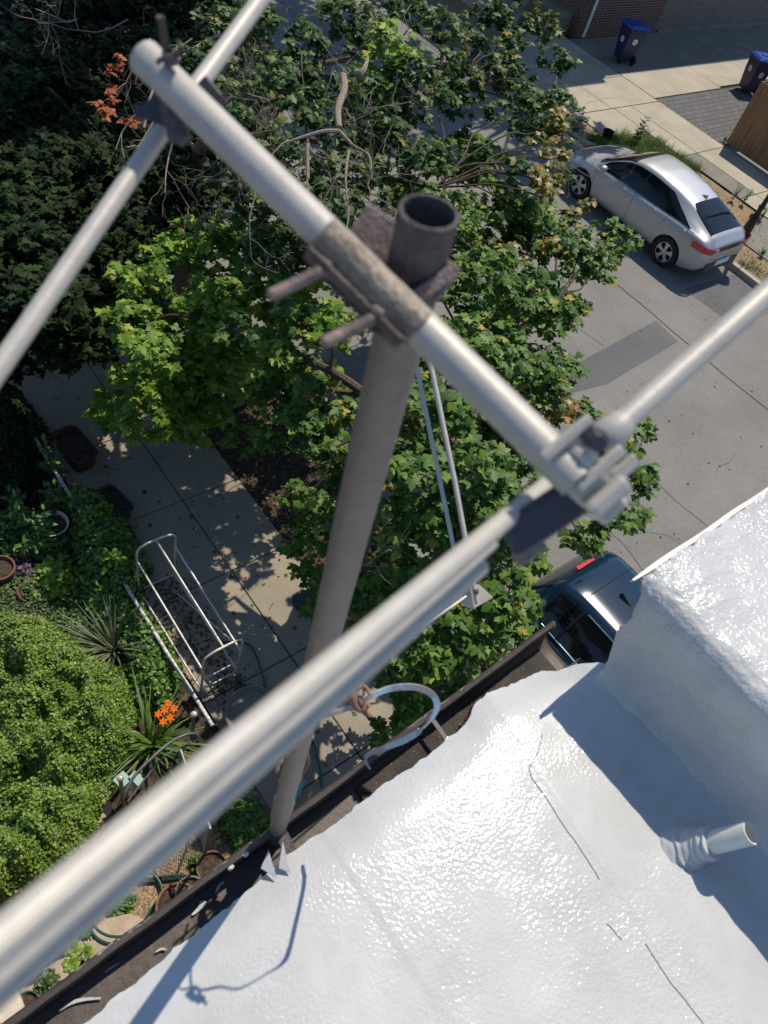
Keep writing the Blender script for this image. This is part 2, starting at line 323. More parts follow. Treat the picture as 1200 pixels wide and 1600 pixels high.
# ================================================================ THE SETTING
b = MB(); b.grid([[(-300, -300, -.30), (-300, 300, -.30)], [(300, -300, -.30), (300, 300, -.30)]]); struct(b.build('ground', M['earth']))
b = MB(); g = [[(x, y, -.12+.0*x) for y in np.linspace(-60, 90, 40)] for x in np.linspace(5.6, 17.3, 12)]; b.grid(g); struct(b.build('road', M['asphalt']))
b = MB(); b.grid([[(7.3, 4.75, -.116), (7.2, 5.3, -.116)], [(10, 4.9, -.116), (9.9, 5.4, -.116)], [(11.2, 4.72, -.116), (11.1, 5.38, -.116)], [(13.72, 4.95, -.116), (13.78, 5.6, -.116)]]); struct(b.build('road_patch', M['asphalt_patch']))
b = MB(); b.grid([[(15.5, 5.0, -.116), (15.4, 6.1, -.116)], [(17.25, 4.7, -.116), (17.25, 6.0, -.116)]]); struct(b.build('road_patch', M['asphalt_patch']))
b = MB()
def seam(pts, wd):
    for (a, c) in zip(pts[:-1], pts[1:]):
        a, c = Vector((*a, -.112)), Vector((*c, -.112)); sd = (c-a).normalized().cross(Vector((0, 0, 1)))*wd/2
        b.add([a-sd, a+sd, c+sd, c-sd], [(0, 1, 2, 3)])
def wander(x, y0, y1, n, amp): return [(x+amp*noise.noise(Vector((x, y*.9, 3))), y) for y in np.linspace(y0, y1, n)]
seam(wander(13.88, -6, 20, 80, .05), .018)
seam(wander(10.2, -3, 8, 60, .35), .009); seam(wander(8.6, .5, 6, 40, .3), .008)
for k in range(22):
    x, y = random.uniform(6.5, 16.5), random.uniform(-1, 14); a = random.choice([0, 0, 1.57, 1.57, .6])+random.uniform(-.3, .3); q = [(x, y)]
    for j in range(random.randint(4, 10)): a += random.uniform(-.5, .5); q.append((q[-1][0]+.16*sin(a), q[-1][1]+.16*cos(a)))
    seam(q, random.uniform(.004, .008))
seam([(9.6, 5.35), (9.75, 5.1), (9.7, 4.85), (9.9, 4.4), (9.8, 3.9)], .01); seam([(12.0, 5.5), (11.8, 6.4), (12.3, 7.4), (12.1, 8.6)], .009)
struct(b.build('road_seam', M['tar']))
# near kerb
b = MB()
for i in range(14): b.bb(5.45, 5.60, -9+i*2.4+.006, -9+(i+1)*2.4-.006, -.28, .0)
struct(b.build('kerb', M['grey_concrete'], bevel=.015))
# near pavement slabs (real joints)
ys = [-8.5, -7.1, -5.7, -4.2, -2.8, -1.4, .1, 1.63, 3.02, 4.40, 5.66, 7.02, 8.78, 10.4, 12, 13.6, 15.2, 16.8, 18.4, 20, 24]
b = MB()
for y0, y1 in zip(ys[:-1], ys[1:]):
    for x0, x1 in ((2.08, 3.225), (3.24, 4.08)):
        if y0 > 8.7 and x0 > 3.1: x1 = 4.7
        if y0 > 6.9 and y0 < 8.7 and x0 > 3.1: continue
        b.bb(x0, x1, y0+.007, y1-.007, -.1, .0+random.uniform(-.002, .002))
b.bb(3.24, 5.44, 7.03, 8.76, -.1, -.003)
struct(b.build('pavement', M['concrete'], bevel=.006))
b = MB(); b.bb(1.6, 5.44, -12, 30, -.29, -.035); struct(b.build('pavement_bed', M['joint']))
# tree bed
def bumpy(x0, x1, y0, y1, z, amp, nx, ny, sc=3):
    return [[(x, y, z+amp*noise.noise(Vector((x*sc, y*sc, z*3)))) for y in np.linspace(y0, y1, ny)] for x in np.linspace(x0, x1, nx)]
b = MB(); b.grid(bumpy(4.085, 5.45, -3, 7.03, -.02, .035, 20, 100)); struct(b.build('tree_bed_soil', M['soil']))
# garden soil and the sunny aggregate path below the eave
b = MB(); b.grid(bumpy(-9, 2.0, 2.35, 14, .0, .06, 100, 110)); struct(b.build('garden_soil', M['soil']))
b = MB(); b.grid(bumpy(-9, 2.07, .2, 2.40, .012, .01, 60, 20)); struct(b.build('garden_path', M['aggregate'], smooth=True))
# far side: verge, kerb, pavement, apron, pavers
b = MB()
for i in range(12): b.bb(17.3, 17.46, -8+i*2.0+.006, -8+(i+1)*2-.006, -.28, .02)
for i in range(14): b.bb(17.3, 17.46, 17.5+i*2, 19.5+i*2-.01, -.28, .02)
struct(b.build('kerb', M['far_concrete'], bevel=.02))
b = MB(); b.grid(bumpy(17.46, 20.3, -30, 50, -.03, .03, 14, 200)); struct(b.build('verge_soil', M['aggregate']))
b = MB(); b.bb(17.3, 60, 12.86, 16.5, -.25, -.06); b.bb(20.25, 24.4, -30, 60, -.25, -.065); struct(b.build('far_pavement_bed', M['joint']))
b = MB()
yf = [-20, -17, -14, -11, -8, -5.5, -3, -.4, 2.2, 4.2, 6.2, 8.05, 10.11, 12.66]
for k, (y0, y1) in enumerate(zip(yf[:-1], yf[1:])):
    for x0, x1 in ((20.3, 21.05), (21.06, 22.42)):
        if k == 11 and x0 < 21: continue
        b.bb(x0+.006, x1-.006, y0+.01, y1-.01, -.1, random.uniform(-.002, .002))
b.bb(18.65, 20.29, 10.7+.72, 12.65, -.1, 0)
for x0, x1, y0, y1 in ((17.47, 20.2, 12.68, 14.2), (20.2, 22.42, 12.68, 14.2), (22.43, 26.0, 12.85, 14.35), (26.0, 30, 12.95, 14.4), (30, 36, 12.95, 14.4), (17.47, 20.2, 14.21, 16.6), (20.2, 22.42, 14.21, 16.6)):
    b.bb(x0+.008, x1-.008, y0+.005, y1-.008, -.1, random.uniform(-.002, .002))
for i in range(12): b.bb(20.3, 22.42, 16.62+i*2, 18.6+i*2, -.1, 0)
struct(b.build('far_pavement', M['far_concrete'], bevel=.008))
b = MB()
b.bb(20.31, 21.04, 8.06, 10.1, -.1, .001); b.bb(18.5, 20.27, 5.9, 7.25, -.1, -.004); b.bb(18.5, 20.27, 3.9, 5.88, -.1, -.002); b.bb(17.5, 18.45, 3.0, 4.9, -.1, -.002)
struct(b.build('far_pavement', M['grey_concrete'], bevel=.008))
b = MB(); b.bb(20.28, 20.298, 5, 10.6, -.1, .01); struct(b.build('verge_edging', M['joint']))
b = MB(); b.bb(22.45, 60, 10.2, 12.82, -.2, -.012); struct(b.build('paver_court', M['paver']))
b = MB(); b.bb(22.45, 60, 14.36, 16.6, -.2, -.008); b.bb(22.45, 60, -30, 10.19, -.2, -.03); struct(b.build('alley_paving', M['grey_concrete']))

# ================================================================ THE HOUSE WE STAND ON
RZ = CAMZ-1.9
house = thing('row_house', (1.0, -4, 0), 'brick row house whose white coated flat roof fills the lower right', 'house')
b = MB(); b.bb(-7, 2.92, -12, .2, -.2, RZ-.12); b.build('wall', M['brick'], house)
edge = [(-3, .21), (-.6, .222), (-.05, .227), (.37, .255), (.46, .268), (.60, .262), (.73, .272), (.90, .268), (1.04, .277), (1.10, .305), (1.16, .315), (1.22, .300), (1.30, .287), (1.352, .277), (1.41, .245), (1.46, .225), (1.50, .19), (1.56, .178)]
ex, ey = zip(*edge)
def roofz(x, y):
    d = max(0, .27-y)
    z = RZ+.045*d + .003*noise.noise(Vector((x*2, y*2, 1)))+.0009*noise.noise(Vector((x*13, y*13, 4)))
    e = np.interp(x, ex, ey)-y
    if e < .12: z -= .022*(1-max(e, 0)/.12)**2
    # laps of the membrane below the coating
    for lx in (1.10-.13*(-y), .55, -.2): z += .0008*(1+math.tanh((x-lx)*200))
    # ragged cove up to the parapet
    z += .03*max(0, (x-1.33)/.13)**2 if x > 1.33 else 0
    return z
b = MB(); g = []
xs = np.concatenate([np.linspace(-3, -.4, 30)[:-1], np.linspace(-.4, 1.50, 230)])
vv = np.concatenate([np.linspace(0, .35, 70)[:-1], np.linspace(.35, 1.2, 90)[:-1], np.linspace(1.2, 6, 40)])
for x in xs:
    e = np.interp(x, ex, ey)+.006*noise.noise(Vector((x*22, 0, 0)))+.004*noise.noise(Vector((x*60, 5, 0)))
    row = [(x, e-.002, RZ-.045), (x, e+.001, RZ-.03)]
    for v in vv: row.append((x, e-v, roofz(x, e-v)))
    g.append(row)
b.grid(g); roof = b.build('flat_roof', M['roof'], house, smooth=True, fix=False)
# parapet / neighbour's raised roof, same coating
prof = [(1.36, .0), (1.40, .003), (1.435, .014), (1.455, .04), (1.466, .09), (1.468, .15), (1.466, .21), (1.462, .27), (1.461, .33), (1.463, .37), (1.470, .398), (1.486, .418), (1.515, .431), (1.56, .437), (1.62, .439), (1.7, .440)]
prof2 = [(x, .44+.01*(x-1.7)) for x in np.linspace(1.72, 3.0, 60)]
pp = []
for (a, c) in zip((prof)[:-1], prof[1:]):
    for k in range(4): pp.append((a[0]+(c[0]-a[0])*k/4, a[1]+(c[1]-a[1])*k/4))
pp += [prof[-1]]+prof2
yv = np.concatenate([np.linspace(0, .5, 90)[:-1], np.linspace(.5, 1.3, 70)[:-1], np.linspace(1.3, 6, 30)])
b = MB(); g = []
for i, (x, z) in enumerate(pp):
    ye = np.interp(z, [0, .05, .12, .2, .3, .4, .42], [.178, .170, .182, .222, .212, .240, .262])+.012*noise.noise(Vector((x*20, z*22, 9)))+.006*noise.noise(Vector((x*60, z*60, 9)))
    tx, tz = (Vector(pp[min(i+1, len(pp)-1)])-Vector(pp[max(i-1, 0)])).normalized(); nx, nz = -tz, tx
    row = [(x+.02*(-nx), ye-.0, RZ+z-.02*nz-.02)]
    for v in yv:
        y = ye-v; q = Vector((x*4, y*4, z*4))
        a = .010*noise.noise(q)+.005*noise.noise(q*3.1)+.0022*noise.noise(q*8)+.005*max(0, y-.10)/.12*noise.noise(q*13)
        if z < .3: a += .012*noise.noise(Vector((y*5, 2, z*3)))
        if i < 3: a = 0
        wob = .014*noise.noise(Vector((y*3.2, 7, 0)))
        row.append((x+nx*a+(wob if i > 12 else 0), y, RZ+z+nz*a+.045*max(0, .27-y)*(1 if i < 6 else .5)))
    g.append(row)
b.grid(g); par = b.build('parapet', M['roof_wall'], house, smooth=True, fix=False)
b = MB(); b.bb(1.57, 2.92, -12, .19, RZ-.2, RZ+.33); b.build('parapet_core', M['white_plastic'], house)
# metal drip edge along the raised roof
b = MB(); pts = []
for x in np.linspace(1.445, 3.0, 40):
    pts.append((x, .268+.004*noise.noise(Vector((x*6, 0, 0))), RZ+.422+.012*noise.noise(Vector((x*2.4, 1, 0)))))
for k, (x, y, z) in enumerate(pts):
    t = min(1, (x-1.38)/.15); b.v += [(x, y-.006*t, z+.002), (x, y+.008*t, z+.001), (x, y+.010*t+.001, z-.03*t-.002), (x, y-.006*t, z-.003)]
n_ = len(pts)
for j in range(n_-1):
    for i in range(4): b.f.append((j*4+i, (j+1)*4+i, (j+1)*4+(i+1) % 4, j*4+(i+1) % 4))
b.f += [(0, 1, 2, 3), tuple(range(4*n_-1, 4*n_-5, -1))]
b.build('drip_edge', M['white_plastic'], house)
# gutter
gut = None
def gutx(x): return .318+.0385*(x+.157)            # outer rim y
sec = [(.0, .0), (-.006, .004), (-.013, .001), (-.016, -.010), (-.012, -.022), (-.007, -.06), (-.012, -.085), (-.03, -.098), (-.075, -.10), (-.12, -.098), (-.135, -.08), (-.137, -.02)]
b = MB(); g = []
for x in np.concatenate([np.linspace(-3, -.3, 20)[:-1], np.linspace(-.3, 1.515, 120)]):
    row = []
    for k, (dy, dz) in enumerate(sec):
        w_ = .0025*noise.noise(Vector((x*9, k*.4, 0)))+.004*noise.noise(Vector((x*2.3, 3, 0)))
        row.append((x, gutx(x)+dy+w_, RZ-.028+dz+w_*.6))
    g.append(row)
b.grid(g)
gut = b.build('gutter', M['brown'], house, smooth=True, fix=False)
md = gut.modifiers.new('thick', 'SOLIDIFY'); md.thickness = .0025
b = MB()
for i, (x0, x1) in enumerate(((-.6, .06), (.07, .34), (.40, .62), (.66, .82), (.90, 1.06), (1.1, 1.3))):
    g = []
    for x in np.linspace(x0, x1, 30):
        w_ = .0025*noise.noise(Vector((x*9, 0, 0)))+.004*noise.noise(Vector((x*2.3, 3, 0))); t = max(.0, .6+1.2*noise.noise(Vector((x*30, i, 0))))*.006
        g.append([(x, gutx(x)+.0008+w_, RZ-.0262+w_), (x, gutx(x)-.001-t+w_, RZ-.0225+w_)])
    b = MB(); b.grid(g); b.build('rim_paint', M['rim_paint'], gut, fix=False)
b = MB(); b.grid([[(x, gutx(x)+dy, RZ-.119+.003*noise.noise(Vector((x*25, dy*25, 1)))) for dy in np.linspace(-.13, -.02, 12)] for x in np.linspace(.72, 1.47, 90)]); b.build('grit', M['grit'], gut, fix=False)
b = MB(); b.grid([[(x, gutx(x)+dy, RZ-.122+.0008*noise.noise(Vector((x*25, dy*25, 1)))) for dy in np.linspace(-.13, -.02, 8)] for x in np.linspace(-1, .70, 90)]); b.build('gutter_floor', M['brown'], gut, fix=False)
for x in (.985,):
    b = MB(); b.beam((x, gutx(x)-.135, RZ-.05), (x+.005, gutx(x)-.012, RZ-.052), .014, .003); b.build('gutter_strap', M['brown'], gut)
# paint drips and splashes of roof coating in the gutter
b = MB()
def splash(pts, w0, z=.095):
    b = MB(); pp_ = [(x, y, RZ-z) for x, y in pts]; pp_ = smoothpath(pp_, 4); n = len(pp_)
    b.ribbon(pp_, [w0*(.25+.9*sin(pi*(i+.6)/(n+.4))) for i in range(n)], .003, [(0, 0, 1)]*n); b.build('coating_splash', M['roof'], gut)
def GP(px, py, z=-.115): v = P(px, py, RZ+z); return (v.x, v.y)
splash([GP(92, 1580), GP(110, 1568), GP(130, 1562), GP(158, 1560)], .006, .113); splash([GP(300, 1430), GP(311, 1420), GP(318, 1410)], .007, .113); splash([GP(318, 1408), GP(317, 1412), GP(312, 1420)], .014, .112)
splash([GP(337, 1395), GP(342, 1385), GP(350, 1378)], .006, .113); splash([GP(243, 1488), GP(252, 1483), GP(260, 1484)], .004, .113); splash([GP(164, 1520), GP(172, 1514), GP(186, 1505)], .003, .113)
splash([GP(545, 1213, -.03), GP(530, 1223, -.03), GP(520, 1233, -.03)], .007, .028); splash([GP(387, 1332, -.03), GP(380, 1338, -.03)], .012, .026); splash([GP(365, 1352, -.03), GP(357, 1360, -.03)], .008, .03)
for q in range(60):
    x = random.uniform(.72, 1.45); b.sphere((x, gutx(x)-random.uniform(.03, .12), RZ-.113), random.uniform(.0006, .0016), 6, 4)
tag(b.build('coating_specks', M['roof'], gut), kind='stuff')
# torn tongues of coating over the edge near the mast foot
b = MB()
for q in (((400, 1345), (425, 1360), (418, 1332)), ((428, 1345), (446, 1352), (440, 1318))):
    a, c, d = [P(x, y, RZ) for x, y in q]
    b.add([a+Vector((0, -.02, .004)), c+Vector((0, -.02, .004)), d+Vector((0, 0, .022)), a+Vector((0, -.02, 0)), c+Vector((0, -.02, 0)), d+Vector((0, 0, .019))], [(0, 1, 2), (5, 4, 3), (0, 3, 4, 1), (1, 4, 5, 2), (2, 5, 3, 0)])
b.build('coating_tongue', M['roof'], roof)
# red primer showing at the ragged edge
b = MB()
for x0, x1 in ((1.05, 1.125), (1.15, 1.25)):
    g = []
    for x in np.linspace(x0, x1, 20):
        e = np.interp(x, ex, ey); t = .010*abs(noise.noise(Vector((x*70, 0, 2))))+.003; g.append([(x, e+.003, RZ-.026), (x-.002, e+t, RZ-.04), (x, e-.002, RZ-.05)])
    b.grid(g)
b.build('primer_edge', M['redbrown'], roof, fix=False)
# fine crack / lap lines: dark ribbons, the cracks' shadow and dirt put into the colour
b = MB()
crk = [P(845, 1150, RZ), P(838, 1178, RZ), P(825, 1208, RZ), P(850, 1250, RZ), P(876, 1293, RZ), P(900, 1328, RZ), P(930, 1378, RZ)]
crk2 = [P(940, 1447, RZ), P(962, 1472, RZ)]; crk3 = [P(998, 1478, RZ), P(1030, 1530, RZ), P(1060, 1570, RZ), P(1110, 1640, RZ)]
for cc in (crk, crk2, crk3):
    q = smoothpath([(p.x, p.y, 0) for p in cc], 8); q = [Vector((p.x+.002*noise.noise(p*60), p.y, roofz(p.x, p.y)+.0004)) for p in q]
    b.ribbon(q, .0022, .0016, [(0, 0, 1)]*len(q))
b.build('membrane_crack', mat('crack_shadow_dirt', (.16, .17, .18), .8), roof)
# vent pipe
vp = P(1062, 1330, RZ); vt = P(1174, 1301, RZ+.20); ax = (vt-vp); ln = ax.length; ax.normalize()
b = MB(); r0 = .0285
b.lathe(vp, [(r0, -.02), (r0, ln-.004), (r0-.001, ln), (r0-.0045, ln), (r0-.006, ln-.004), (r0-.006, .06)], 40, ax, False)
vent = b.build('vent_pipe', M['white_plastic'], house, smooth=True)
b = MB(); b.lathe(vp, [(r0-.0062, ln-.12), (.0, ln-.12)], 30, ax, False); b.build('pipe_inside', mat('pipe_shade', (.42, .38, .26), .7), vent)
b = MB(); g = []
nn = 48; ref = Vector((1, 0, 0)); u_ = (ref-ax*ref.dot(ax)).normalized(); v_ = ax.cross(u_)
for j in range(40):
    t = j/39; r = .039+.040*(1-t)**2.4; row = []
    for k in range(nn+1):
        a = 2*pi*(k % nn)/nn; q = Vector((cos(a)*1.4, sin(a)*1.4, t*7))
        rr = r+.0045*noise.noise(q)+.0022*sin(t*38+3*noise.noise(q*.8)+a*.7)*(1-t*.3)
        if j == 39: rr = r0+.0005
        row.append(vp+ax*(t*ln*.52+.006*sin(a+1)*t-.004)+u_*cos(a)*rr+v_*sin(a)*rr)
    g.append(row)
b.grid(g); b.build('pipe_collar', M['roof'], vent, smooth=True)

# ================================================================ ANTENNA AND MAST
base = D(435, 1290, 1.83); ant = thing('rooftop_antenna', base, 'large weathered metal antenna with crossing tubes on a mast at the roof edge', 'antenna')
mtop = D(671, 330, .520); MD = (mtop-base).normalized(); mlow = base-MD*.55
b = MB(); rm = .0205
pts = [mlow+(mtop-MD*.10-mlow)*t for t in np.linspace(0, 1, 14)]
b.tube(pts, rm, 28); mast = b.build('mast', M['mast'], ant, smooth=True)
# open collar at the mast top
b = MB(); L_ = .062
b.lathe(mtop-MD*L_, [(.0200, -.05), (.0212, 0), (.0212, L_-.001), (.0200, L_), (.0185, L_), (.0178, L_-.003), (.0178, .0)], 48, MD, False); b.build('mast_collar', M['oldsteel'], ant, smooth=True)
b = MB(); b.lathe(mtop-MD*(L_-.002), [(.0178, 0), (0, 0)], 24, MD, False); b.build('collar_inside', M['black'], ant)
# strap round the mast, lower down, and the conduit coupling at the foot
b = MB()
for (px, py, zc) in ((452, 1208, 1.63),):
    c = D(px, py, zc); b.lathe(c, [(rm+.001, -.012), (rm+.009, -.006), (rm+.009, .016), (rm+.001, .022)], 30, MD, False)
b.tube(smoothpath([D(478, 1172, 1.56), D(481, 1192, 1.57), D(470, 1210, 1.59), D(452, 1214, 1.61)], 5), .0045, 8)
b.build('mast_strap', mat('strap_rust', (.20, .13, .10), .8, var=(.08, .05, .04), vscale=60), ant, smooth=True)
b = MB(); c = D(444, 1252, 1.73); b.lathe(c, [(rm+.001, -.12), (rm+.004, -.115), (rm+.004, 0), (rm+.001, .004)], 30, MD, False); b.build('mast_sleeve', M['mast'], ant, smooth=True)
b = MB(); b.beam(base-MD*.02+Vector((0, -.015, 0)), Vector((base.x-.01, .20, base.z-.03)), .03, .006); b.build('mast_bracket', M['oldsteel'], ant); b = MB(); b.beam(base-MD*.35, Vector((base.x-.03, .20, base.z-.40)), .03, .006); b.build('mast_bracket', M['oldsteel'], ant)
# boom
bA = D(232, 96, .575); bB = D(880, 730, .492); BD = (bB-bA).normalized(); rb = .0130
def BP(px):                                     # point on the boom axis by image x
    lo, hi = 0., 1.4
    for _ in range(40):
        m_ = (lo+hi)/2
        if TO(bA+(bB-bA)*m_)[0] < px: lo = m_
        else: hi = m_
    return bA+(bB-bA)*lo
b = MB(); n = 36; ln_ = (bB-bA).length
b.tube([bA+BD*ln_*t for t in np.linspace(0.03, 1.03, 20)], rb, n, cap=False)
boom = b.build('boom', M['metal'], ant, smooth=True)
b = MB(); b.lathe(bA-BD*.004, [(rb*1.02, ln_*.03+.006), (rb*1.04, 0), (rb*.86, 0), (rb*.84, .03), (0, .03)], 36, BD, False); b.build('boom_end', M['metal'], ant, smooth=True)
VW = -bk.normalized()                            # viewing direction, used only to measure which side a fitting sits on
toCam = -(BP(590)-Vector((0, 0, CAMZ))).normalized(); side = BD.cross(toCam).normalized()   # towards image upper right or lower left
if Vector(TO(BP(590)+side*.02)[:2]+(0,)).y > TO(BP(590))[1]: side = -side
# saddle around the boom at the mast
b = MB(); a0, a1 = BP(505), BP(655); g = []
for t in np.linspace(0, 1, 24):
    row = []
    for ang in np.linspace(R(-52), R(128), 18):
        rr = rb+.0022+.0006*noise.noise(Vector((t*14, ang*3, 0))); row.append(a0+(a1-a0)*t+(side*-sin(ang)+toCam*cos(ang))*rr)
    g.append(row)
b.grid(g); sd_ = b.build('boom_saddle', M['tan'], ant, smooth=True); mm = sd_.modifiers.new('t', 'SOLIDIFY'); mm.thickness = .002
b = MB(); cc = BP(585)-side*(rb+.0065)-toCam*.004
b.beam(cc-BD*.036, cc+BD*.033, .022, .007, upv=side); b.build('clamp_plate', M['oldsteel'], ant)
b = MB(); g = []
for t in np.linspace(.01, .99, 24):
    g.append([a0+(a1-a0)*t+(side*-sin(ang)+toCam*cos(ang))*(rb+.0052+.0012*noise.noise(Vector((t*22, ang*4, 3)))+.004*max(0, ang-R(80))) for ang in np.linspace(R(40), R(132), 12)])
b.grid(g); sd2 = b.build('clamp_jaw', M['jaw'], ant, smooth=True); mm = sd2.modifiers.new('t', 'SOLIDIFY'); mm.thickness = .003
# plate between boom and mast
b = MB(); pc = D(628, 392, .553)
b.beam(D(560, 345, .565), D(702, 446, .548), .028, .006, upv=toCam, bev=.2); b.beam(D(640, 470, .545), D(706, 425, .545), .010, .012, upv=toCam); pl = b.build('clamp_plate', M['rust'], ant)
# bolts
for (p0, p1, zc0, zc1) in (((512, 418), (422, 462), .53, .50), ((594, 492), (505, 536), .52, .49)):
    b = MB(); a, c = D(*p0, zc0), D(*p1, zc1); d_ = (c-a).normalized(); b.tube([a-d_*.006, a, c-d_*.003, c], [.0038, .0038, .0042, .0034], 10)
    for k in range(16): b.lathe(a+d_*(.010+k*.0018), [(.0036, 0), (.0046, .0009), (.0036, .0018)], 10, d_, False)
    bo = b.build('bolt', M['rust'], ant, smooth=True)
    b = MB(); b.lathe(a-d_*.002, [(0, 0), (.0082, 0), (.0082, .007), (.004, .008)], 6, d_, False); b.build('nut', M['rust'], bo)
# upper left fixing: stud, wing nut, clamp block under the boom
b = MB(); a, c = D(262, 92, .555), D(250, 26, .53); d_ = (c-a).normalized(); b.tube([a-d_*.03, a, c], .0028, 10); bo = b.build('stud', M['oldsteel'], ant, smooth=True)
b = MB(); w0 = D(266, 88, .55); b.lathe(w0-d_*.004, [(.006, 0), (.006, .006), (.003, .008)], 10, d_, True)
b.tube(smoothpath([w0, D(276, 86, .548), D(283, 74, .545), D(279, 66, .545)], 4), [.003]*13, 8, flat=.5); b.tube(smoothpath([w0, D(254, 92, .55), D(246, 98, .552)], 4), [.003]*9, 8, flat=.5)
b.build('wing_nut', M['oldsteel'], bo, smooth=True)
b = MB(); b.beam(D(250, 152, .60), D(285, 205, .60), .030, .016, upv=toCam); b.beam(D(212, 176, .60), D(244, 176, .60), .010, .008, upv=toCam); b.beam(D(318, 128, .60), D(345, 160, .60), .010, .012, upv=toCam); b.build('clamp_block', M['black_plastic'], ant, bevel=.001)
b = MB(); b.beam(D(262, 180, .585), D(290, 222, .585), .012, .008, upv=toCam); b.build('clamp_block', M['oldsteel'], ant, bevel=.001)
# elements
def element(p, q, z0, z1, r, m='metal', name='element'):
    b = MB(); a, c = D(*p, z0), D(*q, z1); b.tube([a+(c-a)*t for t in np.linspace(0, 1, 8)], r, 26); return b.build(name, M[m], ant, smooth=True)
element((252, 206), (-40, 632), .598, .50, .0070); element((300, 146), (440, -45), .615, .70, .0074)
def zB(x): return 1/(1.72+.0029*(890-x))
def yB(x): return 728+(890-x)*.8304
r1 = element((893, yB(893)), (-220, yB(-220)), zB(893), zB(-220), .0066)
r2 = element((766, yB(766)+17), (-220, yB(-220)+52), zB(766)+.002, zB(-220)+.001, .0052)
b = MB(); a, c = D(792, yB(792), zB(792))-SUN*.038, D(-220, yB(-220), zB(-220))-SUN*.031; b.tube([a+(c-a)*t for t in np.linspace(0, 1, 8)], .0072, 26); r3 = b.build('element', M['metal'], ant, smooth=True)
b = MB(); a, c = D(938, 690, .505), D(1260, 405, .565); b.tube([a+(c-a)*t for t in np.linspace(0, 1, 8)], list(np.linspace(.0078, .0094, 8)), 26); b.build('element', M['metal'], ant, smooth=True)
b = MB()                                           # seam along the tube
g0, g1 = D(765, yB(765)+9, zB(765)-.0062), D(-220, yB(-220)+18, zB(-220)-.0062); b.tube([g0+(g1-g0)*t for t in np.linspace(0, 1, 30)], .0009, 6); b.build('seam', M['metal'], r1)
# insulator and brackets at the boom end
b = MB(); b.beam(D(848, 716, .478), D(921, 654, .478), .0072, .0062, upv=toCam, bev=.25); b.beam(D(902, 762, .485), D(972, 702, .485), .0080, .0066, upv=toCam, bev=.25); b.beam(D(958, 748, .50), D(994, 716, .50), .0095, .004, upv=toCam, bev=.25)
b.build('insulator', M['metal'], ant, smooth=False)
b = MB(); d_ = (D(925, 690, .49)-D(890, 725, .49)).normalized(); c = D(898, 720, .488)
b.lathe(c, [(.0100, 0), (.0108, .002), (.0108, .005), (.0098, .006), (.0104, .008), (.0104, .011), (.009, .012)], 24, d_, True, True); b.lathe(D(938, 690, .50), [(.0095, 0), (.0125, .006), (.0100, .018), (.0088, .022)], 24, (D(970, 664, .5)-D(938, 690, .5)), True); b.build('tube_socket', M['metal'], ant, smooth=True)
b = MB(); c = D(931, 690, .478); b.lathe(c-toCam*.006, [(.0085, 0), (.0085, .006), (.005, .008), (.005, .012), (0, .012)], 8, toCam, True); b.build('bolt_head', M['black_plastic'], ant)
b = MB(); b.beam(D(922, 800, .49), D(978, 752, .49), .0125, .012, upv=toCam, bev=.3); b.build('boom_cap', M['metal'], ant)
b = MB(); b.beam(bB+BD*.0, D(960, 800, .505), .022, .012, upv=toCam, bev=.2); b.build('boom_bracket', M['metal'], ant)
b = MB(); b.beam(D(792, 846, .505), D(905, 772, .505), .027, .010, upv=toCam, bev=.3); b.build('shaded_bracket', M['black_plastic'], ant)  # clamp bracket under the tube, its shade put into the dark colour
b = MB(); b.beam(D(806, 876, .53), D(848, 845, .53), .0125, .006, upv=toCam, bev=.3); b.build('clamp_block', M['mast'], ant)
# the slim brace further down: round tube, flat strip and end plate
za = 1.80
b = MB(); b.tube([D(640, 470, za), D(675, 580, za), D(712, 760, za), D(742, 925, za), D(746, 944, za)], .0062, 14); b.build('brace_tube', M['metal'], ant, smooth=True)
b = MB(); b.beam(D(630, 470, za+.02), D(706, 842, za+.02), .0102, .006, upv=toCam); b.beam(D(706, 842, za+.02), D(726, 935, za+.02), .0102, .006, upv=toCam); b.build('brace_strip', M['metal'], ant)
b = MB(); b.beam(D(452, 1128, 1.50), D(738, 925, za+.02), .005, .005); b.build('brace_arm', M['metal'], ant)
q = [D(*p, za+.012) for p in ((719, 922), (748, 914), (770, 934), (738, 952), (720, 945))]
b = MB(); b.add([p for p in q]+[p-toCam*.004 for p in q], [(0, 1, 2, 3, 4), (9, 8, 7, 6, 5)]+[(i, 5+i, 5+(i+1) % 5, (i+1) % 5) for i in range(5)]); pl2 = b.build('end_plate', M['cream'], ant)
b = MB(); b.lathe(D(744, 924, za-.008), [(.0065, 0), (.0065, .005), (.003, .006), (.003, .010)], 6, toCam, True, True); b.build('plate_bolt', M['oldsteel'], pl2)
# looped strap
hp = [D(452, 1142, 1.56), P(500, 1122, CAMZ-1.27), P(540, 1108, CAMZ-1.23), P(575, 1090, CAMZ-1.2), P(610, 1076, CAMZ-1.185), P(650, 1074, CAMZ-1.175), P(677, 1087, CAMZ-1.215), P(682, 1108, CAMZ-1.26), P(665, 1133, CAMZ-1.32), P(635, 1155, CAMZ-1.41), P(600, 1169, CAMZ-1.53), P(577, 1178, CAMZ-1.59), P(571, 1188, CAMZ-1.61), P(578, 1201, CAMZ-1.60)]
q = smoothpath(hp, 8); n = len(q); nrm = []
for i in range(n):
    t = (q[min(i+1, n-1)]-q[max(i-1, 0)]).normalized(); ctr = Vector((.78, .36, 6.92)); o_ = (q[i]-ctr); o_ = (o_-t*o_.dot(t)).normalized(); a_ = (-(q[i]-Vector((0, 0, CAMZ)))).normalized(); nrm.append(t.cross(SUN)*(1 if t.cross(SUN).dot(o_) > 0 else -1)*.8+o_*.35)
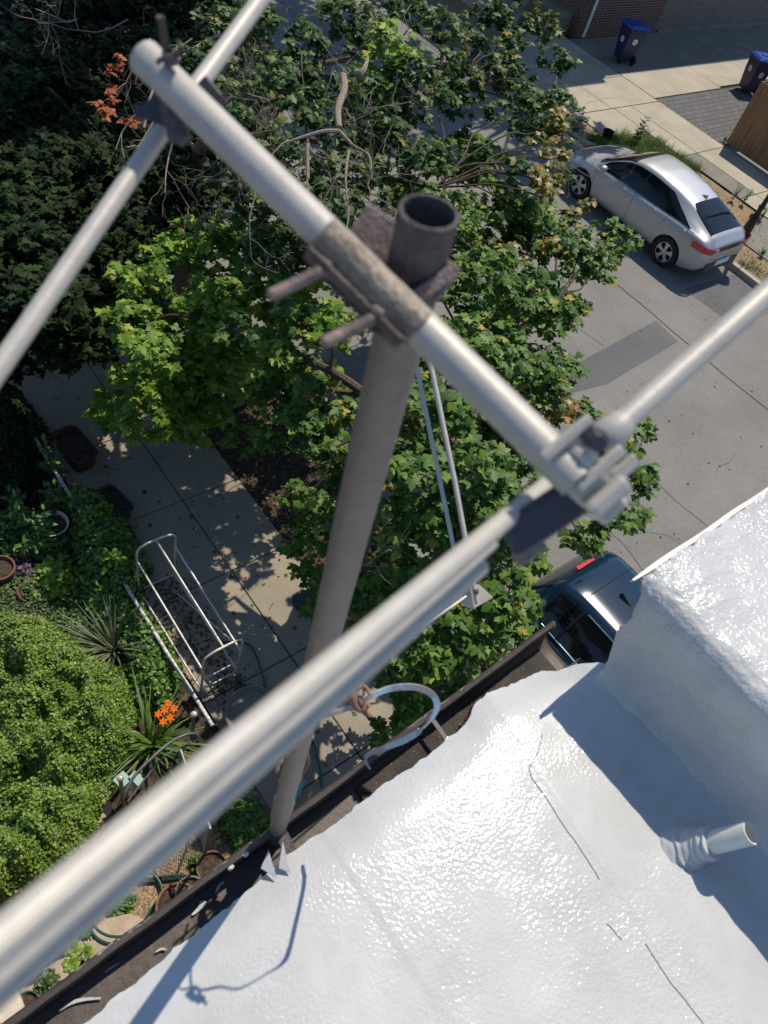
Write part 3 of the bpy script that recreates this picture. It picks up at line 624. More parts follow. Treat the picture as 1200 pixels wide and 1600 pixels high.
wd = [.005+.0065*min(1, i/(n*.35)) for i in range(n)]; wd = [w_*(1 if i < n*.8 else max(.35, 1-(i-n*.8)/(n*.2))) for i, w_ in enumerate(wd)]
def strap_mat():
    m = mat('worn_strap', (.45, .60, .68), .5, var=(.34, .30, .29), vscale=9, noisemix=.12); return m
b = MB(); b.ribbon(q, wd, .003, nrm); loop = b.build('metal_strap', strap_mat(), None, base=tuple(q[0]))
tag(loop, 'curled worn strap looping out from the mast above the gutter', 'strap')
kn = D(560, 1092, 1.30); b = MB()
for k in range(3):
    b.tube(smoothpath([kn+rt*(.013*cos(a)+.004*k)+(-up)*(.018*sin(a))*1.1+toCam*(.006*sin(a*2+k)) for a in np.linspace(.3*k, 5.2+.3*k, 9)], 4), .0032, 8)
b.tube(smoothpath([kn, kn+rt*.012-up*.018, kn-up*.03+rt*.02], 4), .003, 8); b.build('tape_knot', mat('old_tape', (.34, .17, .13), .7, var=(.20, .10, .08), vscale=60), loop, smooth=True)
b = MB(); b.tube(smoothpath([kn, D(530, 1100, 1.34), D(495, 1120, 1.42), D(468, 1142, 1.5), D(462, 1165, 1.58)], 6), .0026, 8); b.build('lead', M['oldsteel'], loop, smooth=True)

# ================================================================ FOLIAGE TOOLS
def maple():
    rad = [(-90, .12), (-62, .42), (-48, .62), (-35, .42), (-12, .55), (2, .62), (12, .92), (22, .70), (34, .66), (44, .42), (58, .70), (68, .80), (90, 1.12)]
    pts = [(r*cos(R(a)), r*sin(R(a))+.1) for a, r in rad]; left = [(-x, y) for x, y in reversed(pts[:-1])][:-1]
    p = np.array(pts+left); return np.column_stack([p, -.22*(p[:, 0]**2)-.10*np.maximum(p[:, 1], 0)**2])
def simple(wd=.5):
    p = np.array([(0, 0), (wd*.75, .3), (wd, .55), (wd*.6, .85), (0, 1.1), (-wd*.6, .85), (-wd, .55), (-wd*.75, .3)]); return np.column_stack([p, -.25*p[:, 0]**2-.15*p[:, 1]**2])
TRI = lambda n: [(0, i, i+1) for i in range(1, n-1)]
class Leaves:
    def __init__(s, tmpl, fan=True):
        s.t = tmpl; n = len(tmpl); c = tmpl.mean(axis=0); c[2] = .04
        s.t = np.vstack([[c], tmpl]); s.tri = np.array([(0, i+1, (i+1) % n+1) for i in range(n)]); s.X = []
    def add(s, pos, tip, nrm, size):
        s.X.append((*pos, *tip, *nrm, size))
    def build(s, name, m, parent=None, base=None, **k):
        X = np.array(s.X); pos = X[:, :3]; y = X[:, 3:6]; y /= np.linalg.norm(y, axis=1)[:, None]; n = X[:, 6:9]
        x = np.cross(y, n); x /= np.linalg.norm(x, axis=1)[:, None]+1e-9; z = np.cross(x, y); sz = X[:, 9][:, None]
        T = s.t; V = pos[:, None, :]+sz[:, None]*(T[None, :, 0:1]*x[:, None]+T[None, :, 1:2]*y[:, None]+T[None, :, 2:3]*z[:, None])
        nl, nv = len(X), len(T); org = np.array(ORG[parent.name]) if parent is not None else np.array(base if base is not None else (0, 0, 0))
        V = (V.reshape(-1, 3)-org); Fc = (np.arange(nl)[:, None, None]*nv+s.tri[None]).reshape(-1, 3)
        me = bpy.data.meshes.new(name); me.vertices.add(len(V)); me.vertices.foreach_set('co', V.ravel())
        me.loops.add(len(Fc)*3); me.loops.foreach_set('vertex_index', Fc.ravel().astype(np.int32)); me.polygons.add(len(Fc))
        me.polygons.foreach_set('loop_start', np.arange(0, len(Fc)*3, 3, dtype=np.int32)); me.polygons.foreach_set('loop_total', np.full(len(Fc), 3, dtype=np.int32))
        me.update(calc_edges=True); me.materials.append(m); o = bpy.data.objects.new(name, me); COL.objects.link(o)
        if parent is not None: o.parent = parent; ORG[o.name] = ORG[parent.name]
        else: o.location = org; ORG[o.name] = tuple(org)
        return o
MAPLE = maple()
def rosette(LV, c, size, n=7, updir=(0, 0, 1)):
    a0 = rng.uniform(0, 2*pi); c = np.array(c)
    for k in range(n):
        a = a0+2*pi*k/n*1.0+rng.normal(0, .25); lift = rng.uniform(-.55, .35); ring = 1 if k % 2 else .55
        d = np.array([cos(a), sin(a), lift-.15*ring]); st = size*rng.uniform(.15, .6)*ring
        nr = np.array([rng.normal(0, .42)+.35*cos(a), rng.normal(0, .42)+.35*sin(a), 1.])
        LV.add(c+d*st+np.array([0, 0, rng.uniform(-.04, .05)]), d, nr, size*rng.uniform(.42, 1.18))
def clump(LV, TW, c, rad, size, dens=1., bare=0):
    """one bough end: leafy shoots spread through a flattened ball"""
    c = np.array(c); n = max(5, int(dens*52*(rad/.42)**2)); root = c-np.array([0, 0, rad*.5])
    for k in range(n):
        d = rng.normal(size=3); d /= np.linalg.norm(d); rr = rad*rng.uniform(.25, 1.05)**.6; p = c+d*rr*np.array([1, 1, .62])
        rosette(LV, p, size, int(rng.integers(5, 9)))
        if TW is not None and k % 5 == 0:
            m_ = (root+p)/2+rng.normal(0, .05, 3); TW.tube([root, m_, p+np.array([0, 0, .02])], [.006, .004, .002], 4, cap=False)
def limb(TW, a, c, r0, r1, wob=.12, n=6):
    a, c = Vector(a), Vector(c); L = (c-a).length; pts = []
    for i in range(n+1):
        t = i/n; p = a.lerp(c, t); p.z += .10*L*sin(pi*t)
        if 0 < i < n: p += Vector(rng.normal(0, wob*L*.22, 3))
        pts.append(p)
    pts = smoothpath(pts, 3); TW.tube(pts, list(np.linspace(r0, r1, len(pts))), 8, cap=False)
    return pts
def deadtwig(TW, p, d, L, r, depth):
    p = Vector(p); d = Vector(d).normalized(); pts = [p]; n = 4
    for i in range(n):
        d = (d+Vector(rng.normal(0, .22, 3))).normalized(); pts.append(pts[-1]+d*L/n)
    TW.tube(pts, list(np.linspace(r, r*.5, n+1)), 4, cap=False)
    if depth > 0:
        for k in range(int(rng.integers(2, 4))):
            i = int(rng.integers(1, n+1)); nd = (d+Vector(rng.normal(0, .75, 3))).normalized(); deadtwig(TW, pts[i], nd, L*rng.uniform(.45, .75), r*.6, depth-1)

# ================================================================ TREES
def tree(name, label, base, fork, clumps, leafmat, size=.115, dens=1, trunk_r=.13, extra=None, twigs=True, under=True, lift=0):
    t = thing(name, base, label, 'tree')
    TW = MB(); limb(TW, base, fork, trunk_r*1.15, trunk_r*.8, .05)
    tr = None
    groups = {}
    for c in clumps: groups.setdefault(c[4] if len(c) > 4 else leafmat, []).append(c)
    TB = MB(); pc = []
    for gname, cl in groups.items():
        LV = Leaves(MAPLE)
        for c in cl:
            px, py, h, rp = c[:4]; h += lift-(.95 if (lift == .45 and px < 610 and py > 550) else 0); h = min(h, 2.75+.006*max(0, px-400)) if lift == .45 else h; p = P(px, py, h) if not isinstance(px, Vector) else px
            zc = TO(p)[2]; rad = rp*1.22*zc/F; dd = dens*(c[5] if len(c) > 5 else 1); clump(LV, TB, p, rad, size, dd); pc.append((p, rad))
            if under and len(c) < 6 and not (lift == .45 and px < 560 and py > 560):
                p2 = p+Vector((rng.normal(0, .3), rng.normal(0, .3), -rng.uniform(.45, 1.0))); clump(LV, None, p2, rad*1.1, size, dd*.85)
                if lift == .45 and px < 900: clump(LV, None, p2+Vector((rng.normal(0, .3), rng.normal(0, .3), -rng.uniform(.3, .8))), rad*1.05, size, dd*.6)
        LV.build('crown' if gname == leafmat else 'crown', M[gname], t)
    # limbs reach each bough end by way of four main boughs
    ctrs = [p for p, _ in pc]; seeds = ctrs[::max(1, len(ctrs)//5)][:6]; bough = []
    for s_ in seeds: bough.append(limb(TW, fork, Vector(fork).lerp(s_, .72)-Vector((0, 0, .1)), trunk_r*.40, trunk_r*.15, .10))
    for p, rad in pc:
        best = min(((q-p).length, q) for b_ in bough for q in b_[3:]) if False else None
        q = min((q for b_ in bough for q in b_[4:]), key=lambda q: (q-p).length); limb(TW, q, p-Vector((0, 0, rad*.45)), trunk_r*.10, .007, .16, 4)
    TW.build('trunk', M['bark'], t, smooth=True)
    tag(TB.build('twigs', M['bark'], t), kind='stuff')
    return t
C1 = [(225,430,2.6,42,'leaf_sunlit'),(300,385,2.9,46,'leaf_sunlit'),(385,368,3.1,46,'leaf_sunlit'),(205,500,2.35,36,'leaf_sunlit'),(240,545,2.3,38,'leaf_sunlit'),(330,480,2.8,50,'leaf_sunlit'),(400,440,3.0,46,'leaf_sunlit'),(285,585,2.2,34),(310,625,2.1,22,'leaf',.99),(445,375,3.2,40,'leaf_sunlit'),
 (470,430,3.3,42,'leaf_sunlit'),(520,505,3.4,42,'leaf_sunlit'),(470,500,3.2,38),(480,575,3.1,26),(470,640,2.9,24,'leaf',.99),(420,690,2.6,22,'leaf',.99),(500,640,3.2,46),(545,720,3.1,46),(500,700,3.,35),(470,775,2.9,22),(500,825,2.6,30),(560,800,2.9,40),
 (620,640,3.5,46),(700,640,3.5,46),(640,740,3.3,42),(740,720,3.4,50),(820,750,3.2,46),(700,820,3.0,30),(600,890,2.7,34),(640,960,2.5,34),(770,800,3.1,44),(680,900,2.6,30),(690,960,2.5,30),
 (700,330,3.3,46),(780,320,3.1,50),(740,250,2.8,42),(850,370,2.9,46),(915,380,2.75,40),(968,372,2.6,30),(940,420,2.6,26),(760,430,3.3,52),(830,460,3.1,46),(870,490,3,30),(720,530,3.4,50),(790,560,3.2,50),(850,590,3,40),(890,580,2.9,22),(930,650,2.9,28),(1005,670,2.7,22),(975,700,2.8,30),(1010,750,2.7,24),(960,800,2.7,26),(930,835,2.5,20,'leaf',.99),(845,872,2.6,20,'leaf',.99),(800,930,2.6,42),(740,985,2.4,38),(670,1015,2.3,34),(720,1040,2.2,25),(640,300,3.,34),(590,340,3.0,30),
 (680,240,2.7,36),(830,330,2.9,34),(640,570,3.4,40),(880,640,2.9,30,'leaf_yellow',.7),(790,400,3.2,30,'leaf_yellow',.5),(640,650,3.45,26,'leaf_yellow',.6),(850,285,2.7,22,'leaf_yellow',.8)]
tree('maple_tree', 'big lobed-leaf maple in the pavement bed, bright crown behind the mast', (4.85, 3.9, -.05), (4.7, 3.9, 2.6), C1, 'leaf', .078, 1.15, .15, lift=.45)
C1 += [(640,383,3.05,48,'leaf',.8),(625,502,2.45,48,'leaf',.8),(712,592,2.5,46,'leaf',.8),(727,683,2.35,42,'leaf',.8)]
C2 = [(470,60,2.8,40),(420,120,2.8,40),(480,170,2.7,36),(610,70,3.0,42,'leaf_sunlit'),(640,110,2.9,36),(560,130,2.8,34),(600,190,2.7,34),(440,230,2.7,40),(500,260,2.6,36),(560,250,2.6,34),(640,235,2.6,34),(420,310,2.6,30),(520,320,2.5,34),(700,40,2.8,30),(540,20,2.9,34),(390,180,2.6,30),(700,90,2.7,26),(450,300,2.6,34),(400,25,2.9,34)]
C4 = [(800,30,2.6,28),(850,40,2.5,30),(870,90,2.4,26),(830,150,2.4,26),(860,200,2.3,22),(790,100,2.5,24),(780,170,2.4,20),(845,225,2.3,20,'leaf_yellow'),(875,215,2.3,14,'leaf_yellow'),(750,60,2.6,22),(860,280,2.3,14,'leaf_yellow'),(870,150,2.3,20),(815,260,2.3,22)]
C2 += C4 + [(872,190,2.5,20,'leaf_yellow'),(868,240,2.4,20,'leaf_yellow'),(850,300,2.3,18,'leaf_yellow'),(835,270,2.3,16,'leaf_yellow'),(720,75,2.6,18,'leaf_yellow',.8),(350,30,2.6,34),(330,90,2.6,30),(650,20,2.7,30),(740,130,2.3,20),(560,60,2.7,34),(690,150,2.5,22),(590,20,2.7,30),(640,170,2.5,30),(480,120,2.7,36),(520,200,2.6,30),(580,300,2.5,26),(480,350,2.4,22),(760,20,2.6,26),(800,70,2.5,26),(420,260,2.5,34),(360,140,2.5,26)]
tree('street_tree', 'shaded maple with yellowing tips spreading across the top centre', (5.0, 9.0, -.05), (5.1, 8.9, 2.8), C2, 'leaf_shaded', .078, .9, .15, lift=1.7)
# shaded tree mass at the upper left; shade is put into its leaf colour
C3 = []
for y in range(-30, 560, 46):
    for x in range(-40, 400, 46):
        px = x+random.uniform(-20, 20); py = y+random.uniform(-20, 20)
        if px+py*.15 > 410 or (py > 430 and px > 150) or (py > 310 and px > 230) or (255 < py < 340 and px > 290) or py > 500: continue
        C3.append((px, py, 2.1+.5*noise.noise(Vector((px*.01, py*.01, 0))), 40))
tree('dark_tree', 'dense tree filling the upper left corner, shade put into its dark leaf colour', (1.4, 11.5, 0), (1.6, 11.3, 1.4), C3, 'leaf_dark', .075, 1.05, .14, lift=.5)
# tall street trees with crowns above the frame; most are added only to shade the scene
def tall(base, top, rad, n, label):
    t = thing('street_tree', base, label, 'tree'); TW = MB(); limb(TW, base, (top[0], top[1], top[2]-rad*.7), .2, .12, .03); LV = Leaves(MAPLE)
    for k in range(n):
        d = rng.normal(size=3); d /= np.linalg.norm(d); p = np.array(top)+d*rad*rng.uniform(.3, 1)**.5*np.array([1, 1, .8])
        for q in range(7): rosette(LV, p+rng.normal(0, .3, 3), .20, 7)
        if k % 3 == 0: limb(TW, (top[0], top[1], top[2]-rad*.7), p, .06, .012, .1, 4)
    LV.build('crown', M['leaf'], t); TW.build('trunk', M['bark'], t, smooth=True)
tall((4.9, 15.5, -.02), (7.6, 14.8, 10), 3.6, 150, 'tall maple at left, its crown unseen and added to shade the upper left')
tall((18.9, 15.9, -.03), (20.7, 14.9, 8.8), 2.8, 90, 'tall slim maple on the far verge by the brick building corner')
tall((18.4, 20.5, -.03), (17.4, 18.9, 10), 4.1, 210, 'tall unseen maple on the far verge, added to shade the road')
tall((4.9, 19.5, -.02), (10.8, 19.4, 10.4), 4.2, 190, 'tall maple farthest up the near pavement, unseen crown added for shade')

# dead branches with a few orange leaves, hanging over the dark tree
t = thing('dead_branch', P(235, 120, 3.9), 'bare forked dead branch with orange withered leaf tufts at the upper left', 'branch')
TW = MB()
for (px, py, dx, dy, L) in ((235, 60, -40, 25, .9), (250, 150, -60, 30, .9), (240, 190, -35, 60, .9), (200, 30, -70, 30, .9), (300, 60, -60, 60, .8), (270, 220, -5, 40, .7), (120, 30, -40, 40, .8), (330, 40, -20, 60, .8)):
    a = P(px, py, 3.9); c = P(px+dx, py+dy, 3.8); deadtwig(TW, a, c-a, L, .010, 4)
TW.tube(smoothpath([P(420, 20, 4.0), P(330, 60, 3.9), P(250, 120, 3.85), P(225, 200, 3.7)], 5), list(np.linspace(.028, .012, 16)), 6, cap=False)
tag(TW.build('twigs', M['twig'], t), kind='stuff')
LV = Leaves(MAPLE)
for (px, py) in ((180, 93), (170, 120), (178, 153), (155, 170), (200, 195), (165, 165)):
    for k in range(2): rosette(LV, P(px, py, 3.9)+Vector(rng.normal(0, .05, 3)), .065, 7)
LV.build('withered_leaves', M['leaf_orange'], t)
# broken grey limb in the middle
t = thing('broken_limb', P(537, 60, 4.65), 'broken pale stub limb with forked twigs at the top centre', 'branch')
TW = MB()
TW.tube(smoothpath([P(530, 200, 4.65), P(528, 170, 4.70), P(538, 140, 4.75), P(536, 118, 4.77)], 4), list(np.linspace(.034, .038, 13)), 8)
TW.tube(smoothpath([P(530, 205, 4.65), P(505, 205, 4.65), P(470, 215, 4.60), P(440, 225, 4.55)], 4), list(np.linspace(.022, .009, 13)), 6)
TW.tube(smoothpath([P(530, 205, 4.65), P(552, 228, 4.63), P(575, 242, 4.60), P(580, 265, 4.55), P(575, 290, 4.50)], 4), list(np.linspace(.020, .008, 17)), 6)
TW.tube(smoothpath([P(545, 235, 4.63), P(540, 280, 4.55), P(545, 325, 4.45)], 4), list(np.linspace(.015, .007, 9)), 6)
TW.tube(smoothpath([P(555, 115, 4.75), P(567, 112, 4.80), P(575, 90, 4.85)], 4), [.036, .042, .036, .04, .034, .03, .024, .02, .015], 7)
TW.tube(smoothpath([P(480, 215, 4.60), P(490, 240, 4.55), P(520, 250, 4.55)], 4), .007, 5); TW.tube([P(480, 225, 4.60), P(481, 280, 4.45)], .018, 6)
for (px, py, dx, dy) in ((575, 290, 0, 30), (545, 300, 20, 20), (560, 240, -10, 40), (540, 170, 30, 30), (580, 265, 10, 40), (545, 325, -10, 30), (480, 280, 5, 30), (570, 170, 30, 10), (440, 225, -30, 10)):
    a = P(px, py, 4.55); deadtwig(TW, a, P(px+dx, py+dy, 4.55)-a, .55, .008, 3)
tag(TW.build('twigs', M['twig'], t, smooth=True), kind='stuff')
t = thing('bare_branch', P(440, 60, 4.6), 'net of thin bare grey twigs hanging in the crown right of the crossed tubes', 'branch'); TW = MB()
for k in range(48):
    px, py = random.uniform(340, 660), random.uniform(0, 290); a = P(px, py, 4.65); dx, dy = random.uniform(-45, 45), random.uniform(20, 60); deadtwig(TW, a, P(px+dx, py+dy, 4.4)-a, random.uniform(.35, .7), .006, 3)
tag(TW.build('twigs', M['twig'], t), kind='stuff')
t = thing('bare_branch', P(880, 270, 3.95), 'tangle of bare twigs hanging in front of the silver car nose', 'branch'); TW = MB()
for (px, py, dx, dy) in ((875, 200, 5, 40), (880, 230, 15, 40), (870, 240, 0, 40), (885, 250, 20, 20), (860, 180, 20, 30), (870, 120, -10, 50), (780, 80, -5, 50), (775, 160, 0, 40), (800, 150, 10, 40)):
    a = P(px, py, 4.05); deadtwig(TW, a, P(px+dx, py+dy, 3.95)-a, .55, .006, 3)
tag(TW.build('twigs', M['twig'], t), kind='stuff')
t = thing('bare_branch', P(680, 770, 3.30), 'small fork of pale bare twigs low in the maple right of the mast', 'branch'); TW = MB()
TW.tube(smoothpath([P(770, 760, 3.40), P(700, 750, 3.45), P(660, 735, 3.45), P(620, 730, 3.40)], 4), list(np.linspace(.012, .006, 13)), 6)
for (px, py, dx, dy) in ((690, 760, -20, 30), (680, 790, -20, 20), (670, 800, 10, 30), (640, 830, -20, 30), (700, 790, 10, 30), (720, 700, 10, -30), (645, 800, -5, 40)):
    a = P(px, py, 3.35); deadtwig(TW, a, P(px+dx, py+dy, 3.20)-a, .42, .006, 3)
tag(TW.build('twigs', M['twig'], t), kind='stuff')

# ================================================================ SILVER CAR / DARK CAR
def ip(x, tab): xs_, ys_ = zip(*tab); return float(np.interp(x, xs_, ys_))
class CarShape:
    def __init__(s, **k): s.__dict__.update(k)
    def sm(s, x, tab, d=.09): return (ip(x-d, tab)+2*ip(x, tab)+ip(x+d, tab))/4
    def sec(s, x):
        zt = s.sm(x, s.ztop); zb = s.sm(x, s.zbelt); w_ = s.sm(x, s.w, .05); wr = s.sm(x, s.wr); z0 = s.sm(x, s.zbot, .05)
        zt = max(zt, zb+.015); cr = min(.07, (zt-zb)*.6)
        pts = [(0, z0), (.84*w_, z0), (.955*w_, z0+.05), (.985*w_, z0+.16), (w_, z0+(zb-z0)*.55), (.995*w_, z0+(zb-z0)*.74), (.972*w_, zb-.055), (.93*w_, zb-.008)]
        gb = (.895*w_, zb+.006); ge = (wr+.015, zt-cr)
        for t in (0, .33, .66, 1): pts.append((gb[0]+(ge[0]-gb[0])*t+.018*sin(pi*t)*min(1, (zt-zb)/.3), gb[1]+(ge[1]-gb[1])*t))
        pts += [(wr*.955, zt-cr*.42), (wr*.80, zt-cr*.17), (wr*.45, zt-cr*.03), (0, zt)]
        return pts
    def pt(s, x, v, side=1, off=0):
        q = s.sec(x); i = min(int(v), len(q)-2); t = v-i; a, c = q[i], q[i+1]; y = a[0]+(c[0]-a[0])*t; z = a[1]+(c[1]-a[1])*t
        ty, tz = c[0]-a[0], c[1]-a[1]; l = math.hypot(ty, tz)+1e-9; return Vector((x, side*(y+off*tz/l), z-off*ty/l))
    def patch(s, xs_, vf, side=1, off=.006, nv=7):
        b = MB(); b.grid([[s.pt(x, v0+(v1-v0)*k/(nv-1), side, off) for k in range(nv)] for x in xs_ for v0, v1 in (vf(x),)]); return b
def wheel(parent, x, y, sgn, r=.32):
    wt = MB(); c = Vector((x, y, r)); ax_ = Vector((0, sgn, 0)); wd = .10
    wt.lathe(c-ax_*wd, [(r*.62, 0), (r*.9, .0), (r*.985, .02), (r, .06), (r, .14), (r*.985, .18), (r*.9, .2), (r*.70, .2), (r*.68, .19), (r*.66, .1)], 40, ax_, False)
    wh = wt.build('wheel', M['tyre'], parent, local=True, smooth=True)
    b = MB(); b.lathe(c-ax_*(wd-.17), [(r*.69, .02), (r*.665, .022), (r*.64, .0), (r*.62, -.06), (0, -.07)], 36, ax_, False); b.build('rim_barrel', M['black'], wh, local=True, smooth=True)
    b = MB(); cc = c-ax_*(wd-.178)
    for k in range(5):
        a = 2*pi*k/5+.3; d = Vector((cos(a), 0, sin(a))); sd = Vector((-sin(a), 0, cos(a)))
        poly = [d*.03-sd*.03, d*.03+sd*.03, d*r*.45+sd*.038, d*r*.64+sd*.078, d*r*.64-sd*.078, d*r*.45-sd*.038]
        b.add([cc+p+ax_*.004 for p in poly]+[cc+p-ax_*.012 for p in poly], [(0, 1, 2, 3, 4, 5), (11, 10, 9, 8, 7, 6)]+[(i, 6+i, 6+(i+1) % 6, (i+1) % 6) for i in range(6)])
    b.lathe(cc, [(r*.665, .004), (r*.665, .010), (r*.63, .010), (r*.63, .0)], 36, ax_, False); b.lathe(cc, [(.045, 0), (.045, .012), (.03, .016), (0, .016)], 20, ax_, False); b.build('rim', M['rim'], wh, local=True, smooth=True)
def body(S, t, m, axles, R_=.37, seg=70):
    xs_ = np.concatenate([np.linspace(S.x0, S.x0+.25, 10)[:-1], np.linspace(S.x0+.25, S.x1-.25, seg)[:-1], np.linspace(S.x1-.25, S.x1, 10)])
    vs = []; n = None
    for x in xs_:
        q = S.sec(x); ring = [(x, y, z) for y, z in q]+[(x, -y, z) for y, z in reversed(q[1:-1])]; n = len(ring); vs += ring
    k = len(xs_); fs = [(j*n+i, j*n+(i+1) % n, (j+1)*n+(i+1) % n, (j+1)*n+i) for j in range(k-1) for i in range(n)]
    fs += [tuple(range(n)), tuple(range((k-1)*n, k*n))[::-1]]
    b = MB(); b.add(vs, fs); o = b.build('body', m, t, local=True, smooth=True)
    for x in axles:
        for sg in (-1, 1):
            c = MB(); c.lathe((x, sg*(S.wmax+.1), .33), [(R_, 0), (R_, .36), (R_*.9, .40), (0, .40)], 40, (0, -sg, 0), False); c.add([], []); c.f.append(tuple(range(39, -1, -1)))
            co = c.build('cut', M['black'], None); co.parent = None
            md = o.modifiers.new('arch', 'BOOLEAN'); md.object = co; md.operation = 'DIFFERENCE'; md.solver = 'EXACT'
            co.matrix_world = Matrix.Identity(4)
    wm = t.matrix_world.copy(); o.parent = None; o.matrix_world = Matrix.Identity(4)
    bpy.context.view_layer.update(); dg = bpy.context.evaluated_depsgraph_get(); me = bpy.data.meshes.new_from_object(o.evaluated_get(dg))
    for md in list(o.modifiers): c = md.object; o.modifiers.remove(md); bpy.data.objects.remove(c)
    o.data = me; o.parent = t
    for p in me.polygons: p.use_smooth = True
    try: me.set_sharp_from_angle(angle=R(38))
    except Exception: pass
    return o
S = CarShape(x0=-2.22, x1=2.22, wmax=.91,
  ztop=[(-2.22, .80), (-2.16, .98), (-2.05, 1.075), (-1.9, 1.12), (-1.6, 1.23), (-1.25, 1.335), (-.8, 1.42), (-.25, 1.465), (.2, 1.455), (.5, 1.40), (.8, 1.245), (1.15, 1.03), (1.25, .985), (1.6, .92), (1.95, .80), (2.12, .68), (2.22, .52)],
  zbelt=[(-2.22, .74), (-2.12, .93), (-1.9, .99), (-1.3, 1.0), (-.5, .955), (.5, .92), (1.1, .90), (1.6, .83), (1.95, .70), (2.12, .58), (2.22, .45)],
  w=[(-2.22, .70), (-2.15, .80), (-2.0, .86), (-1.6, .90), (-1.2, .91), (0, .905), (1.2, .905), (1.7, .87), (1.95, .80), (2.12, .68), (2.22, .52)],
  wr=[(-2.22, .64), (-1.9, .60), (-1.3, .52), (-.5, .565), (.3, .575), (.7, .63), (1.15, .73), (1.6, .70), (2.0, .60), (2.22, .42)],
  zbot=[(-2.22, .46), (-2.1, .30), (-1.8, .20), (1.8, .19), (2.1, .22), (2.22, .28)])
car = thing('parked_car', (16.36, 8.33, -.12), 'silver liftback car parked at the far kerb', 'car', R(90))
bd = body(S, car, M['silver'], (-1.35, 1.35))
for x in (-1.35, 1.35):
    for sg in (-1, 1): wheel(car, x, sg*.80, sg)
def sidev(x):
    lo = 8.08; hi = 10.85
    if x < -.75: hi = 8.08+(10.85-8.08)*max(0.02, (x+1.60)/.85)**.75; lo = 8.08+.10*max(0, -1.2-x)
    if x > .95: hi = 8.08+(2.77)*max(.02, (1.12-x)/.17)
    return lo, hi
for sg in (-1, 1):
    S.patch(np.linspace(-1.58, 1.10, 60), sidev, sg, .005).build('side_window', M['glass'], car, local=True, smooth=True, fix=False)
    b = MB(); b.tube([S.pt(x, 7.7, sg, .007) for x in np.linspace(-1.72, 1.15, 40)], .007, 6); b.build('window_trim', M['chrome'], car, local=True)
    for xd, v0, v1 in ((-.10, 2.2, 7.6), (1.02, 2.2, 7.4), (-1.02, 6.2, 7.6)): b = MB(); b.tube([S.pt(xd+(.05*(v-v0)/5), v, sg, .0005) for v in np.linspace(v0, v1, 14)], .004, 5); b.build('door_gap', M['black'], bd, local=True)
    b = MB()
    b.tube([S.pt(xd, v, sg, .0005) for xd, v in ((-1.0, 6.2), (-.98, 5.6), (-.93, 5.0), (-.90, 4.5))], .004, 5); b.build('door_gap', M['black'], bd, local=True); b = MB(); b.tube([S.pt(x, 2.7, sg, .0005) for x in np.linspace(-.88, 1.0, 20)], .005, 5); b.build('sill_gap', M['black'], bd, local=True); b = MB(); b.tube([S.pt(-.06, v, sg, .008) for v in np.linspace(8.05, 10.9, 8)], .012, 5)
    b.build('window_pillar', M['black'], bd, local=True)
    for xh in (-.72, .18):
        b = MB(); b.tube(smoothpath([S.pt(xh, 6.1, sg, .0), S.pt(xh+.03, 6.15, sg, .03), S.pt(xh+.12, 6.15, sg, .034), S.pt(xh+.2, 6.15, sg, .03), S.pt(xh+.23, 6.1, sg, .0)], 4), .012, 8); b.build('door_handle', M['chrome'], car, local=True, smooth=True)
    b = MB(); c_ = S.pt(.90, 8.2, sg, .09); b.sphere(c_+Vector((0, sg*.03, .03)), .1, 14, 10, (.85, 1.0, .62)); b.tube([S.pt(.93, 8.1, sg), c_], .03, 8); b.build('wing_mirror', M['silver'], car, local=True, smooth=True)
    b = MB(); b.grid([[(np.interp(y, [0, .70, .80, .86, .9], [-2.22, -2.22, -2.15, -2.0, -1.66])-.014, sg*(y+.008*(y > .8)), z+.05*max(0, y-.6)) for z in np.linspace(.80-.03*(y > .6), .905, 5)] for y in np.linspace(.40, .885, 26)]); b.build('tail_light', M['redplastic'], car, local=True, smooth=True, fix=False)
    S.patch(np.linspace(1.78, 2.14, 14), lambda x: (5.9, 7.2), sg, .008).build('headlight', mat('headlight_lens', (.25, .16, .12), .1, coat=1), car, local=True, smooth=True, fix=False)
    S.patch(np.linspace(-1.0, 1.0, 20), lambda x: (1.3, 2.4), sg, .008).build('sill_trim', M['black_plastic'], car, local=True, fix=False)
def tpatch(S, x0, x1, vlo, name, m, car, nx=24, off=.006):
    xs_ = np.linspace(x0, x1, nx); b = MB(); g = []
    for k, x in enumerate(xs_):
        v0 = vlo(k/(nx-1)); row = [S.pt(x, v, 1, off) for v in np.linspace(v0, 15, 14)]; g.append(row+[Vector((p.x, -p.y, p.z)) for p in reversed(row[:-1])])
    b.grid(g); return b.build(name, m, car, local=True, smooth=True, fix=False)
tpatch(S, .56, 1.17, lambda t: 11.1+.5*(1-t), 'windscreen', M['glass'], car)
tpatch(S, -1.98, -1.22, lambda t: 11.9+1.3*t**5-.5*t, 'rear_window', M['glass'], car)
tpatch(S, .40, .56, lambda t: 11.4, 'windscreen_band', M['black'], car, 6, .004)
b = MB(); b.grid([[(-2.236, y, z) for z in np.linspace(.79, .90, 3)] for y in np.linspace(-.41, .41, 20)]); b.build('rear_panel', M['black'], car, local=True, fix=False)
b = MB(); b.beam((-2.235, -.62, .42), (-2.235, .62, .42), .02, .20); b.build('rear_valance', M['black_plastic'], car, local=True)
b = MB(); b.beam((-2.248, -.26, .50), (-2.248, .26, .50), .015, .13); b.build('number_plate', M['white'], car, local=True)
b = MB(); b.beam((2.225, -.40, .42), (2.225, .40, .42), .03, .20); b.build('grille', M['black_plastic'], car, local=True)
